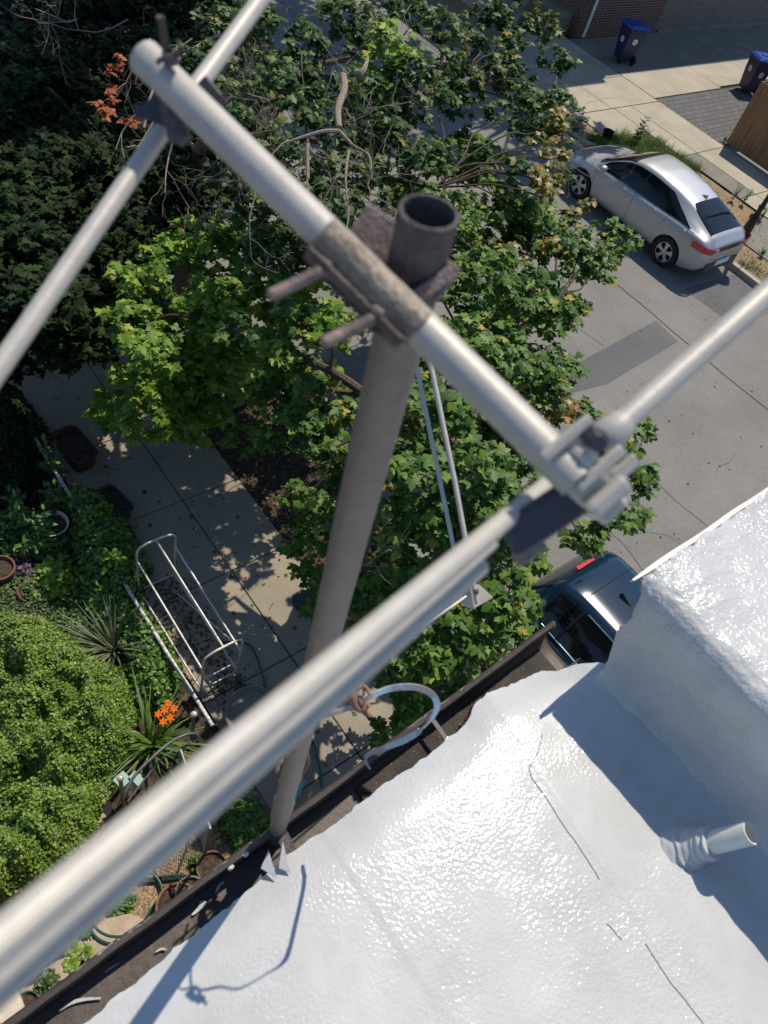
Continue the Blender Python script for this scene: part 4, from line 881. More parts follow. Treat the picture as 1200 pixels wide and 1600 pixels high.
fz = S.pt(-1.12, 15).z; b = MB(); b.add([(-1.21, .0, fz-.01), (-1.05, .03, fz+.005), (-1.05, -.03, fz+.005), (-1.2, 0, fz+.065)], [(0, 1, 2), (0, 3, 1), (0, 2, 3), (1, 3, 2)]); b.build('antenna_fin', M['silver'], car, local=True)
b = MB(); q = [S.pt(-1.62, 5.9, 1, .003), S.pt(-1.62, 6.9, 1, .003), S.pt(-1.50, 7.0, 1, .003), S.pt(-1.50, 6.0, 1, .003)]; b.add(q, [(0, 1, 2, 3)]); st = b.build('sticker', M['white'], car, local=True)
b = MB(); q = [S.pt(-1.59, 6.4, 1, .0045), S.pt(-1.56, 6.7, 1, .0045), S.pt(-1.53, 6.5, 1, .0045), S.pt(-1.56, 6.2, 1, .0045)]; b.add(q, [(0, 1, 2, 3)]); b.build('sticker_mark', M['oldsteel'], st, local=True)
for nm, o_ in (('stickr', None),): pass

S2 = CarShape(x0=-2.25, x1=2.25, wmax=.92,
  ztop=[(-2.25, .88), (-2.18, 1.08), (-2.05, 1.30), (-1.93, 1.44), (-1.7, 1.475), (-.8, 1.50), (0, 1.495), (.4, 1.44), (.9, 1.22), (1.15, 1.10), (1.7, 1.05), (2.05, .92), (2.25, .6)],
  zbelt=[(-2.25, .86), (-2.1, 1.02), (-1.2, 1.03), (0, .98), (1.1, .96), (1.7, .93), (2.05, .8), (2.25, .5)],
  w=[(-2.25, .78), (-2.15, .85), (-1.9, .90), (0, .92), (1.6, .91), (2.05, .82), (2.25, .6)],
  wr=[(-2.25, .60), (-1.95, .52), (-1.5, .50), (0, .53), (.7, .64), (1.2, .74), (2.0, .65), (2.25, .5)],
  zbot=[(-2.25, .42), (-2.05, .30), (-1.8, .24), (1.8, .24), (2.25, .34)])
suv = thing('parked_car', (6.50, -.22, -.12), 'dark blue estate car by the near kerb, seen past the gutter end', 'car', R(-90))
bd = body(S2, suv, M['navy'], (-1.35, 1.38), .39)
for x in (-1.35, 1.38):
    for sg in (-1, 1): wheel(suv, x, sg*.81, sg, .34)
for sg in (-1, 1):
    S2.patch(np.linspace(-1.86, 1.05, 50), lambda x: (8.1, 8.1+2.75*min(1, max(.02, (1.12-x)/.25))), sg, .006).build('side_window', M['glass'], suv, local=True, smooth=True, fix=False)
    b = MB(); b.tube([S2.pt(x, 11.15, sg, .008) for x in np.linspace(-1.45, .55, 30)], .009, 8); b.build('roof_rail', M['chrome'], suv, local=True, smooth=True)
    b = MB(); b.tube([S2.pt(x, 7.8, sg, .008) for x in np.linspace(-1.75, 1.1, 30)], .008, 6); b.build('window_trim', M['chrome'], suv, local=True, smooth=True)
    for xd in (-.9, .1, 1.05): b = MB(); b.tube([S2.pt(xd, v, sg, .001) for v in np.linspace(2, 7.5, 12)], .005, 5); b.build('door_gap', M['black'], bd, local=True)
    for xd in (-1.5, -.55): b = MB(); b.tube([S2.pt(xd, v, sg, .009) for v in np.linspace(8, 11, 8)], .02, 5); b.build('window_pillar', M['black'], bd, local=True)
    S2.patch(np.linspace(-2.22, -1.98, 10), lambda x: (6.0, 7.4), sg, .012).build('tail_light', M['redplastic'], suv, local=True, smooth=True, fix=False)
    b = MB(); c_ = S2.pt(.95, 8.2, sg, .10); b.sphere(c_+Vector((0, sg*.03, .04)), .11, 14, 10, (.8, 1.0, .7)); b.build('wing_mirror', M['navy'], suv, local=True, smooth=True)
tpatch(S2, .42, 1.14, lambda t: 11.1, 'windscreen', M['glass'], suv)
tpatch(S2, -2.17, -2.0, lambda t: 11.0+.5*t, 'rear_window', M['glass'], suv, 12)
zr = S2.pt(-1.93, 15).z; b = MB(); b.beam((-1.985, -.155, zr+.004), (-1.985, .155, zr+.004), .05, .012); b.build('brake_light', M['redplastic'], suv, local=True)
b = MB(); b.tube([S2.pt(-1.62, v, 1, .0) for v in np.linspace(11.3, 15, 16)]+[S2.pt(-1.62, v, -1, .0) for v in np.linspace(15, 11.3, 16)], .006, 5); b.build('roof_gap', M['black'], bd, local=True)
zf = S2.pt(-1.35, 15).z; b = MB(); b.add([(-1.44, 0, zf-.004), (-1.40, .03, zf+.004), (-1.25, .012, zf+.004), (-1.25, -.012, zf+.004), (-1.40, -.03, zf+.004), (-1.42, 0, zf+.06)], [(0, 1, 2, 3, 4), (5, 1, 0), (5, 2, 1), (5, 3, 2), (5, 4, 3), (5, 0, 4)]); b.build('antenna_fin', M['black'], suv, local=True)
b = MB(); b.beam((-2.262, -.24, .75), (-2.262, .24, .75), .015, .12); b.build('number_plate', M['white'], suv, local=True)
b = MB(); b.beam((2.262, -.45, .62), (2.262, .45, .62), .015, .2); b.build('grille', M['black_plastic'], suv, local=True)

# ================================================================ FAR SIDE OF THE STREET
fb = thing('brick_building', (26, 18, 0), 'shaded brick corner building with a pale rear wall at the top right', 'building')
b = MB(); b.bb(22.8, 26.75, 16.5, 27, -.2, 10.2); wl = b.build('brick_wall', M['brick'], fb)
b = MB(); b.bb(26.75, 45, 16.56, 27, -.2, 9.3); b.build('rendered_wall', M['stuccobrick'], fb)
b = MB(); b.bb(22.7, 26.85, 16.4, 27.1, 10.2, 10.45); b.bb(26.85, 45, 16.5, 27.1, 9.3, 9.45); b.build('roof', M['grey_concrete'], fb)
b = MB(); b.bb(24.1, 25.9, 16.47, 16.52, 2.0, 3.4); wf = b.build('window', M['glass'], fb)
b = MB(); [b.bb(*q) for q in ((24.0, 24.1, 16.44, 16.53, 1.95, 3.45), (25.9, 26.0, 16.44, 16.53, 1.95, 3.45), (24.1, 25.9, 16.44, 16.53, 1.9, 2.0), (24.1, 25.9, 16.44, 16.53, 3.4, 3.5), (24.97, 25.03, 16.44, 16.47, 2.0, 3.4))]; b.build('frame', M['binblue'], wf)
b = MB(); b.bb(27, 38, 16.50, 16.56, -.1, .12); b.build('plinth', M['grey_concrete'], fb)
b = MB(); b.tube([(22.86, 16.40, .12), (22.9, 16.42, .3), (22.9, 16.42, 10)], .045, 10); b.build('downspout', M['white_plastic'], fb, smooth=True)
st = thing('doorstep', (22.2, 17.8, 0), 'shaded concrete steps at the brick corner, top right of the trees', 'steps')
for k in range(3):
    b = MB(); b.bb(21.75+.3*k, 22.79, 17.0, 18.6, .19*k, .19*(k+1)-.003); b.build('step', M['grey_concrete'], st, bevel=.01)
# fence
ff = thing('board_fence', (22.66, 8, 0), 'brown timber board fence at the right edge beside the pale pavement', 'fence')
b = MB(); y = 10.24
while y > -6:
    b.bb(22.64, 22.662, y-.138, y, .02, 1.72+random.uniform(-.008, .008)); y -= .143
x = 22.69
while x < 30: b.bb(x, x+.138, 10.22, 10.242, .02, 1.70+random.uniform(-.008, .008)); x += .143
b.build('boards', M['fence'], ff)
b = MB(); b.bb(22.662, 22.71, -6, 10.15, 1.35, 1.44); b.bb(22.662, 22.71, -6, 10.15, .3, .39); b.bb(22.80, 30, 10.17, 10.22, 1.35, 1.44); b.build('rails', M['fence'], ff)
for k in range(6):
    b = MB(); b.bb(22.712, 22.80, 10.06-2.4*k, 10.15-2.4*k, -.05, 1.66); b.build('post', M['fence'], ff)
# wheelie bins
def bin_(loc, rz, label):
    t = thing('wheeled_bin', loc, label, 'bin', rz, 'blue wheeled bins by the far buildings'); b = MB()
    def rr(wx, wy, z, cx=0): return [(cx-wx, -wy, z), (cx+wx, -wy, z), (cx+wx, wy, z), (cx-wx, wy, z)]
    b.v = rr(.20, .215, .06)+rr(.265, .27, .55)+rr(.31, .295, .96)+rr(.335, .32, .96)+rr(.335, .32, 1.0)
    b.f = [(3, 2, 1, 0)]+[(4*j+i, 4*j+(i+1) % 4, 4*j+4+(i+1) % 4, 4*j+4+i) for j in range(4) for i in range(4)]+[(16, 17, 18, 19)]
    bo = b.build('bin_body', M['binblue'], t, local=True, bevel=.02)
    b = MB(); b.v = rr(.36, .34, 1.003)+rr(.36, .34, 1.03)+rr(.28, .27, 1.09)+[]; b.f = [(3, 2, 1, 0)]+[(4*j+i, 4*j+(i+1) % 4, 4*j+4+(i+1) % 4, 4*j+4+i) for j in range(2) for i in range(4)]+[(8, 9, 10, 11)]
    b.box((-.04, 0, 1.10), (.34, .10, .03)); b.build('lid', M['lidblue'], t, local=True, bevel=.015)
    b = MB(); b.tube([(-.36, -.22, .99), (-.42, -.2, 1.0), (-.42, .2, 1.0), (-.36, .22, .99)], .018, 8); b.build('handle', M['binblue'], t, local=True)
    for sg in (-1, 1):
        b = MB(); b.lathe((-.24, sg*.21, .13), [(.0, 0), (.13, 0), (.13, .06), (.05, .065), (0, .065)], 24, (0, sg, 0), False); b.build('wheel', M['tyre'], t, local=True)
    # round recycling mark on the front and sides: pale disc with a darker slanting bar
    for (p, ax_) in (((0, -.2775, .62), (0, -1, -.05)), ((.2895, 0, .68), (1, 0, -.1)), ((-.283, 0, .66), (-1, 0, -.1)), ((0, .2815, .62), (0, 1, -.05))):
        b = MB(); b.lathe(p, [(.085, .004), (.085, .008), (0, .008)], 24, ax_, False, False); mk = b.build('mark', M['white'], bo, local=True)
        b = MB(); a_ = Vector(ax_).normalized(); u = a_.cross(Vector((0, 0, 1))).normalized(); v = u.cross(a_); c_ = Vector(p)+a_*.010
        b.beam(c_-u*.05-v*.02, c_+u*.0+v*.045, .014, .003, upv=a_); b.beam(c_-u*.0-v*.045, c_+u*.05+v*.02, .014, .003, upv=a_); b.build('mark_arrow', M['binblue'], mk, local=True)
    return t
bin_((23.35, 15.05, -.01), R(70), 'dark blue bin standing in shade against the brick wall')
bin_((26.95, 12.5, -.01), R(155), 'bright lidded blue bin in the sun behind the timber fence')
# lamp post
lp = thing('lamp_post', (18.7, 6.85, 0), 'black street lamp post behind the silver car at the right edge', 'street lamp')
b = MB(); b.lathe((18.7, 6.85, -.02), [(.16, 0), (.16, .12), (.12, .16), (.10, .45), (.13, .50), (.13, .55), (.075, .60), (.06, .75), (.085, .80), (.055, .86), (.05, 3.4)], 20); b.build('post', M['black'], lp, smooth=True)
b = MB(); b.lathe((18.7, 6.85, 3.38), [(.06, 0), (.16, .06), (.19, .35), (.10, .5), (.02, .62)], 16); b.build('lantern', M['white_plastic'], lp, smooth=True)
# bucket in its concrete ring
b = MB(); c = P(927, 208, 0); pts = [(c.x+.75*cos(a), c.y+.75*sin(a), .02) for a in np.linspace(R(60), R(330), 30)]; b.tube(pts, .055, 8)
tag(b.build('ring_edging', M['far_concrete'], None, base=(c.x, c.y, 0), smooth=True), 'curved pale concrete edging at the far kerb corner', 'edging')
c = P(944, 222, 0); b = MB(); b.lathe((c.x, c.y, -.02), [(.10, 0), (.145, .30), (.155, .32), (.14, .32), (.10, .04), (0, .04)], 20); tag(b.build('bucket', M['black'], None, base=(c.x, c.y, 0), smooth=True), 'black bucket standing by the grass beyond the silver car nose', 'bucket')

# grass and weeds
def blades(name, centers, n, L, wd, m, parent=None, base=(0, 0, 0), spread=.3, arch=.5, seg=4):
    """ribbons of grass / strap leaves"""
    V, Fc = [], []
    for (cx, cy, cz, rad) in centers:
        for k in range(n):
            a = rng.uniform(0, 2*pi); r = rad*math.sqrt(rng.uniform(0, 1)); x, y = cx+r*cos(a), cy+r*sin(a)
            a2 = rng.uniform(0, 2*pi); l = L*rng.uniform(.6, 1.1); out = spread*rng.uniform(.3, 1.3); s0 = len(V)
            hx, hy = cos(a2), sin(a2)
            for j in range(seg+1):
                t = j/seg; rr = l*out*t*(1+arch*t); z = cz+l*(t-.5*arch*out*t*t); w_ = wd*(1-t**2.2)*.5+.0006
                V.append((x+hx*rr-hy*w_-base[0], y+hy*rr+hx*w_-base[1], z-base[2])); V.append((x+hx*rr+hy*w_-base[0], y+hy*rr-hx*w_-base[1], z-base[2]))
            for j in range(seg): Fc.append((s0+2*j, s0+2*j+1, s0+2*j+3, s0+2*j+2))
    me = bpy.data.meshes.new(name); me.from_pydata(V, [], Fc); me.materials.append(m); o = bpy.data.objects.new(name, me); COL.objects.link(o)
    if parent is not None: o.parent = parent
    else: o.location = base
    ORG[o.name] = base; return o
cs = []
for k in range(330):
    x, y = random.uniform(17.9, 20.22), random.uniform(9.4, 11.5)
    if y < 11.6-.35*(x-18.2) or random.random() < .1: cs.append((x, y, -.02, .12))
tag(blades('grass', cs, 30, .24, .010, M['grassblade'], base=(19, 10.3, 0), spread=.55), 'patch of long grass on the far verge beyond the silver car', 'grass', kind='stuff')
cs = [(17.6+random.uniform(0, .55), random.uniform(4.6, 6.2), -.02, .12) for k in range(30)]
tag(blades('weeds', cs, 12, .12, .014, M['grassblade'], base=(17.8, 5.6, 0), spread=.8), 'strip of low green weeds on the verge behind the silver car', 'weeds', kind='stuff')
def stemplant(name, label, base, h, ns, leafm, size, n, spread=.15, cat='plant', group=None, wdt=.33):
    t = thing(name, base, label, cat, group=group); st_ = MB(); LV = Leaves(simple(wdt)); bs = Vector(base)
    for k in range(ns):
        a = rng.uniform(0, 2*pi); tip = bs+Vector((cos(a)*spread*rng.uniform(.3, 1), sin(a)*spread*rng.uniform(.3, 1), h*rng.uniform(.75, 1.1))); st_.tube([bs+Vector((.02*cos(a), .02*sin(a), 0)), bs.lerp(tip, .5)+Vector((0, 0, .03)), tip], [.006, .005, .003], 5)
        for j in range(n):
            t_ = .25+.75*j/n; p = bs.lerp(tip, t_); a2 = j*2.4+rng.uniform(-.3, .3); LV.add(p, (cos(a2), sin(a2), .25+.5*(t_ > .9)), (cos(a2)*-.3, sin(a2)*-.3, 1), size*(1.15-.5*t_)*rng.uniform(.8, 1.15))
    st_.build('stem', M['stem'], t); LV.build('leaves', leafm, t); return t
stemplant('weed', 'tall dark leafy weed rising from the verge grass', P(990, 228, 0), .85, 2, M['leaf_dark'], .15, 16, .15)
for k, (px, py, lab) in enumerate(((1143, 312, 'first spindly weed left of the lamp post'), (1160, 318, 'spindly weed right beside the lamp post stem'), (1188, 345, 'bushy weed on the tan ground right of the lamp post'), (1190, 400, 'small weed at the slab edge below the lamp post'), (1131, 222, 'tiny weed at the foot of the timber fence corner'))):
    stemplant('weed', lab, P(px, py, 0), .40 if k < 3 else .2, 5, M['grassblade'], .06, 12, .12, group='weeds on the far verge')
LVg = Leaves(simple(.4))
for k in range(700):
    x, y = random.uniform(17.6, 20.2), random.uniform(3, 9.2); LVg.add((x, y, random.uniform(-.01, .03)), rng.normal(size=3)*np.array([1, 1, .2]), (rng.normal()*.3, rng.normal()*.3, 1), random.uniform(.02, .05))
tag(LVg.build('leaf_litter', M['needle'], base=(19, 6, 0)), 'dry litter scattered over the far verge', 'leaf litter', kind='stuff')

# ================================================================ NEAR PAVEMENT THINGS
c = P(478, 940, 0); b = MB(); b.lathe((c.x, c.y, -.02), [(.17, 0), (.17, .026), (.155, .03), (.15, .026), (.10, .026), (.095, .03), (.06, .03), (0, .03)], 36); tag(b.build('drain_cover', M['black_plastic'], None, base=(c.x, c.y, 0)), 'round dark cast cover set in the pavement left of the mast', 'drain cover')
c = P(392, 1128, .05); b = MB(); b.lathe((c.x, c.y, 0), [(.18, 0), (.21, .03), (.26, .05), (.29, .30), (.305, .33), (.29, .34), (.27, .32), (.255, .29), (0, .28)], 40); tag(b.build('round_basin', M['grey_concrete'], None, base=(c.x, c.y, 0), smooth=True), 'round grey concrete basin below the metal frame, half behind the tube', 'basin')
LVl = Leaves(simple(.45)); LVm = Leaves(MAPLE)
for k in range(420):
    x, y = random.uniform(2.1, 5.4), random.uniform(1.7, 11)
    q = LVl if random.random() < .8 else LVm; sz = random.uniform(.015, .04) if q is LVl else random.uniform(.03, .05)
    q.add((x, y, .006+random.uniform(0, .01)), rng.normal(size=3)*np.array([1, 1, .05]), (rng.normal()*.15, rng.normal()*.15, 1), sz)
for k in range(2600):
    x, y = random.uniform(4.1, 5.42), random.uniform(1, 7); LVl.add((x, y, .0+random.uniform(0, .03)), rng.normal(size=3)*np.array([1, 1, .25]), (rng.normal()*.4, rng.normal()*.4, 1), random.uniform(.02, .05))
for k in range(900):
    x = random.uniform(2.05, 2.75); y = random.uniform(2.9, 4.7)
    if random.random() < math.exp(-((x-2.4)/.25)**2): LVl.add((x, y, .005+random.uniform(0, .03)), rng.normal(size=3)*np.array([1, 1, .2]), (rng.normal()*.3, rng.normal()*.3, 1), random.uniform(.02, .045))
for k in range(260):
    x, y = random.uniform(5.7, 17.2), random.uniform(0, 15); LVl.add((x, y, -.108), rng.normal(size=3)*np.array([1, 1, .05]), (rng.normal()*.2, rng.normal()*.2, 1), random.uniform(.02, .05))
tag(LVl.build('leaf_litter', M['needle'], base=(3.5, 5, 0)), 'small dry leaves and litter on the near pavement and tree bed', 'leaf litter', kind='stuff')
tag(LVm.build('fallen_leaves', M['leaf'], base=(3.5, 5, 0)), 'few fallen green leaves lying on the near pavement', 'leaf litter', kind='stuff')
b = MB(); TWb = b
for k in range(26):
    p = Vector((random.uniform(2.2, 5.3), random.uniform(3, 9.5), .012)); a = random.uniform(0, 6.28); d = Vector((cos(a), sin(a), 0)); l = random.uniform(.06, .2); b.tube([p, p+d*l*.5+Vector((0, 0, .004)), p+d*l+Vector((-d.y, d.x, 0))*.03], .003, 5)
tag(b.build('fallen_twigs', M['bark'], base=(3.5, 6, 0)), 'thin brown twigs dropped on the near pavement slabs', 'twigs', kind='stuff')
b = MB(); a, c = P(396, 549, 0), P(436, 592, 0); b.beam(a+Vector((0, 0, .04)), c+Vector((0, 0, .04)), .12, .12, bev=.2); tag(b.build('kerb_timber', M['timber'], None, base=tuple(a)), 'brown timber edging along the sunlit slab by the road', 'edging')
b = MB(); a, c = P(345, 638, .12), P(398, 612, .12); b.tube([a, a.lerp(c, .3)+Vector((0, 0, .015)), a.lerp(c, .7), c], [.085, .10, .10, .08], 14); tag(b.build('log', M['log'], None, base=tuple(a)), 'short pale weathered log lying across the tree bed end', 'log')
# dark trough planter and small debris
c = P(120, 715, 0); b = MB(); b.v = []
def tub(b, c, lx, ly, h, rz, th=.03):
    ca, sa = cos(rz), sin(rz)
    def rg(kx, ky, z): return [(c.x+x*ca-y*sa, c.y+x*sa+y*ca, z) for x, y in [(kx*lx*cos(a)*abs(cos(a))**-.6 if abs(cos(a)) > 1e-3 else 0, ky*ly*sin(a)*abs(sin(a))**-.6 if abs(sin(a)) > 1e-3 else 0) for a in np.linspace(0, 2*pi, 25)[:-1]]]
    n = 24; R0 = [rg(.42, .42, c.z), rg(.5, .5, c.z+h), rg(.53, .54, c.z+h+.015), rg(.47, .45, c.z+h+.012), rg(.45, .43, c.z+h-.05)]
    for r in R0: b.v += r
    b.f += [tuple(range(n-1, -1, -1))]+[(j*n+i, j*n+(i+1) % n, (j+1)*n+(i+1) % n, (j+1)*n+i) for j in range(4) for i in range(n)]
    return [(x, y, z-.002) for x, y, z in R0[4]]
top = tub(b, c, .62, .34, .26, R(97)); pt_ = thing('planter', c, 'dark brown trough planter at the pavement edge, upper left of the garden', 'planter')
b.build('trough', M['brownplastic'], pt_, smooth=True); b = MB(); b.add(top, [tuple(range(24))]); b.build('soil', M['soil'], pt_)
c = P(178, 800, 0); b = MB(); b.v = []; top = tub(b, c, .5, .3, .22, R(100)); pt_ = thing('planter', c, 'black trough planter half under leaves behind the tubular frame', 'planter'); b.build('trough', M['black_plastic'], pt_, smooth=True); b = MB(); b.add(top, [tuple(range(24))]); b.build('soil', M['soil'], pt_)

# tubular frame
fr = thing('tubular_frame', (2.3, 4.0, 0), 'long open frame of bent silver tube standing at the garden edge', 'metal frame')
XL, XR, Y0, Y1, HT = 2.10, 2.56, 3.13, 4.62, .98
def hoop(y, zt, name):
    b = MB(); b.tube(smoothpath([(XL, y, .03), (XL, y, zt*.5), (XL, y, zt-.10), (XL+.09, y, zt-.01), ((XL+XR)/2, y, zt), (XR-.09, y, zt-.01), (XR, y, zt-.10), (XR, y, zt*.5), (XR, y, .03)], 6), .0145, 12); return b.build(name, M['cartmetal'], fr, smooth=True)
hoop(Y0, .92, 'end_hoop'); hoop(Y1, 1.0, 'end_hoop')
for (x, z0, z1) in ((XL, .12, .12), (XR, .12, .12), (XL, .60, .72), (XR, .60, .72), ((XL+XR)/2, .90, .98)):
    b = MB(); b.tube([(x, Y0, z0), (x, Y1, z1)], .012, 10); b.build('rail', M['cartmetal'], fr, smooth=True)
for y, z in ((Y0, .12), (Y1, .12), (Y0+.02, .32)):
    b = MB(); b.tube([(XL, y, z), (XR, y, z)], .010, 10); b.build('crossbar', M['cartmetal'], fr, smooth=True)
b = MB(); b.tube([(XR, Y0+.05, .62), (XR-.12, Y1-.3, .2)], .008, 8); b.build('strut', M['cartmetal'], fr, smooth=True)
# white pipe rail edging the garden, on low posts
wr_ = thing('pipe_rail', (1.91, 5.2, 0), 'flaking white pipe rail running along the garden and pavement edge', 'rail')
b = MB(); pts = [P(44, 668, .3), P(95, 742, .3), P(150, 835, .3), P(215, 930, .3), P(268, 1018, .3), P(300, 1072, .3), P(336, 1132, .3)]; b.tube([Vector((1.955+.012*noise.noise(p), p.y, .3)) for p in pts], .022, 12); b.build('pipe', M['whiterail'], wr_, smooth=True)
for y in (2.9, 4.1, 5.3, 6.5):
    b = MB(); b.tube([(1.955, y, -.05), (1.955, y, .29)], .016, 8); b.build('post', M['whiterail'], wr_)
# garden hand rail with ball knobs
hr = thing('garden_railing', P(190, 1225, 0), 'grey bent pipe railing with ball finials below the daylily', 'railing')
b = MB(); b.tube(smoothpath([P(196, 1238, .75), P(212, 1210, .80), P(240, 1182, .82), P(262, 1163, .82), P(285, 1150, .82), P(302, 1146, .78), P(308, 1152, .70), P(303, 1160, .66)], 5), .016, 10); b.tube(smoothpath([P(200, 1252, .60), P(235, 1206, .62), P(262, 1178, .62), P(300, 1158, .60)], 4), .009, 8); b.build('pipe', M['darkrail'], hr, smooth=True)
for (px, py) in ((188, 1216), (303, 1116)):
    h = .85; p = P(px, py, h); b = MB(); b.tube([(p.x, p.y, 0), (p.x, p.y, h-.02)], .02, 10); po = b.build('post', M['darkrail'], hr, smooth=True); b = MB(); b.sphere(p, .034, 14, 10); b.build('finial', M['cartmetal'], po, smooth=True)
# wire gate panel by the wall (left of the mast foot)
wg = thing('wire_gate', (1.38, 2.0, 0), 'wire mesh gate standing open near the foot of the mast', 'gate'); a, c = P(322, 1245, .9), P(352, 1330, .9)
a = Vector((1.42, 2.36, 0)); c = Vector((1.30, 1.60, 0)); b = MB(); b.tube([a, a+Vector((0, 0, 1.0)), c+Vector((0, 0, 1.0)), c, a+Vector((0, 0, .08))], .016, 8); b.build('gate_frame', M['darkrail'], wg)
b = MB(); n = 16
for i in range(-n, n):
    for sg in (-1, 1):
        u0, u1 = i/n, i/n+1.0
        t0, t1 = max(0, u0), min(1, u1)
        if t1 <= t0: continue
        z0 = (t0-u0) if sg > 0 else 1-(t0-u0); z1 = (t1-u0) if sg > 0 else 1-(t1-u0); b.tube([a.lerp(c, t0)+Vector((0, 0, .03+.95*z0)), a.lerp(c, t1)+Vector((0, 0, .03+.95*z1))], .0025, 4)
b.build('mesh', M['darkrail'], wg)

# ================================================================ GARDEN PLANTS
def mound(name, label, poly, h, leaf, size, n, m, cat='shrub', wdt=.5, lump=.25, kind=None, z0=0.0, fill=.35, tdir=None):
    """dense shrub: leaves through the outer shell of a lumpy mound over polygon poly [(x,y)]"""
    px = np.array([p[0] for p in poly]); py = np.array([p[1] for p in poly]); cx, cy = px.mean(), py.mean()
    t = thing(name, (cx, cy, 0), label, cat); LV = Leaves(simple(wdt) if leaf is None else leaf)
    def inside(x, y):
        c = False; j = len(poly)-1
        for i in range(len(poly)):
            if (py[i] > y) != (py[j] > y) and x < (px[j]-px[i])*(y-py[i])/(py[j]-py[i])+px[i]: c = not c
            j = i
        return c
    def edged(x, y):
        d = 9
        for i in range(len(poly)):
            ax_, ay, bx, by = px[i-1], py[i-1], px[i], py[i]; L2 = (bx-ax_)**2+(by-ay)**2; u = max(0, min(1, ((x-ax_)*(bx-ax_)+(y-ay)*(by-ay))/L2)); d = min(d, math.hypot(x-ax_-u*(bx-ax_), y-ay-u*(by-ay)))
        return d
    def top(x, y): return z0+h*(min(1, edged(x, y)/(h*.9))**.5)*(1-lump+lump*2*(.5+noise.noise(Vector((x*2.3, y*2.3, 5)))+.45*noise.noise(Vector((x*7, y*7, 2)))))
    k = 0
    while k < n:
        x, y = rng.uniform(px.min(), px.max()), rng.uniform(py.min(), py.max())
        if not inside(x, y): continue
        k += 1; z = top(x, y); e_ = .04; gx, gy = (top(x+e_, y)-z)/e_, (top(x, y+e_)-z)/e_
        zz = z*(1-fill*rng.uniform(0, 1)**2)+(.08*max(0, noise.noise(Vector((x*16, y*16, 1)))) if kind == 'loose' else 0)*rng.uniform(0, 1); nrm = np.array([-gx, -gy, 1.4])+rng.normal(0, .55, 3); d = rng.normal(size=3); d[2] = abs(d[2])*.4
        LV.add((x, y, zz), d, nrm, size*rng.uniform(.6, 1.15))
    LV.build('foliage', m, t)
    b = MB(); g = []
    st_ = MB()
    for k in range(14):
        x, y = rng.uniform(px.min(), px.max()), rng.uniform(py.min(), py.max())
        if inside(x, y): st_.tube([(x*.6+cx*.4, y*.6+cy*.4, 0), (x, y, max(.08, top(x, y)*.7))], [.014, .006], 5)
    st_.tube([(cx, cy, 0), (cx, cy, h*.6)], .02, 6); st_.build('stems', M['bark'], t)
    return t
def PP(pts, h=0): return [tuple(P(x, y, h))[:2] for x, y in pts]
mound('shrub', 'large dense yellow-green small-leaved shrub at the lower left', PP([(-60, 940), (60, 930), (120, 975), (190, 1020), (215, 1090), (195, 1170), (160, 1230), (150, 1270), (110, 1330), (60, 1380), (-60, 1440)], .55), .75, None, .030, 60000, M['leaf_shrub'], lump=.35, kind='loose')
mound('shrub', 'dark leafy climbing shrub under the white pipe rail at the left edge', PP([(-60, 560), (20, 580), (80, 660), (60, 740), (20, 800), (-60, 800)], .4), .7, None, .05, 5200, M['leaf_dark'])
mound('shrub', 'green broad-leaved bush along the rail above the yucca', PP([(90, 750), (150, 745), (200, 800), (235, 870), (210, 960), (170, 960), (130, 900), (110, 830)], .35), .55, None, .062, 3600, M['leaf_garden'], lump=.35)
mound('shrub', 'shaded bush left of the metal frame below the broad-leaved bush', PP([(110, 890), (200, 900), (260, 980), (285, 1040), (260, 1110), (200, 1090), (195, 1020), (140, 960)], .25), .40, None, .05, 4200, M['leaf_garden'], lump=.3)
mound('groundcover', 'patchy low leafy groundcover behind the orange clay pot', PP([(-40, 900), (60, 880), (130, 920), (140, 1000), (90, 1000), (-40, 960)], .1), .14, None, .034, 3800, M['leaf_small'], 'groundcover')
mound('shrub', 'lime green leafy plant between the clay pots and the bushes', PP([(50, 870), (110, 860), (120, 920), (100, 945), (55, 930)], .2), .32, None, .075, 420, M['leaf_lime'], 'plant')
mound('shrub', 'dark purple leaved plant by the round clay pot at the left edge', PP([(15, 865), (55, 862), (62, 900), (25, 905)], .2), .25, None, .06, 420, M['leaf_purple'], 'plant', wdt=.28)
mound('shrub', 'ferny undergrowth at the left edge above the pots', PP([(-60, 790), (30, 790), (90, 800), (110, 850), (60, 870), (-60, 870)], .15), .28, None, .06, 1500, M['leaf_garden'], 'plant')
mound('groundcover', 'clover patch growing in the middle of the coiled hose', PP([(168, 1410), (195, 1396), (212, 1400), (208, 1420), (185, 1432), (168, 1428)], .05), .08, None, .034, 330, M['leaf_garden'], 'groundcover')
mound('groundcover', 'small clover tuft just left of the coiled hose', PP([(122, 1452), (140, 1445), (148, 1468), (128, 1478)], .05), .12, None, .04, 160, M['leaf_garden'], 'groundcover')
mound('groundcover', 'mixed green seedlings close to the gutter at the lower left', PP([(50, 1540), (75, 1515), (95, 1520), (90, 1550), (62, 1560)], .05), .14, None, .045, 260, M['leaf_small'], 'groundcover')
mound('shrub', 'leafy shaded plant behind the mast foot beside the wire gate', PP([(350, 1240), (400, 1240), (425, 1270), (415, 1310), (370, 1325), (345, 1290)], .2), .35, None, .05, 1500, M['leaf_garden'], 'plant')
mound('groundcover', 'pale leafed seedling at the base of the wire gate', PP([(300, 1345), (318, 1335), (325, 1355), (305, 1365)], .05), .15, None, .06, 70, M['leaf_garden'], 'plant')
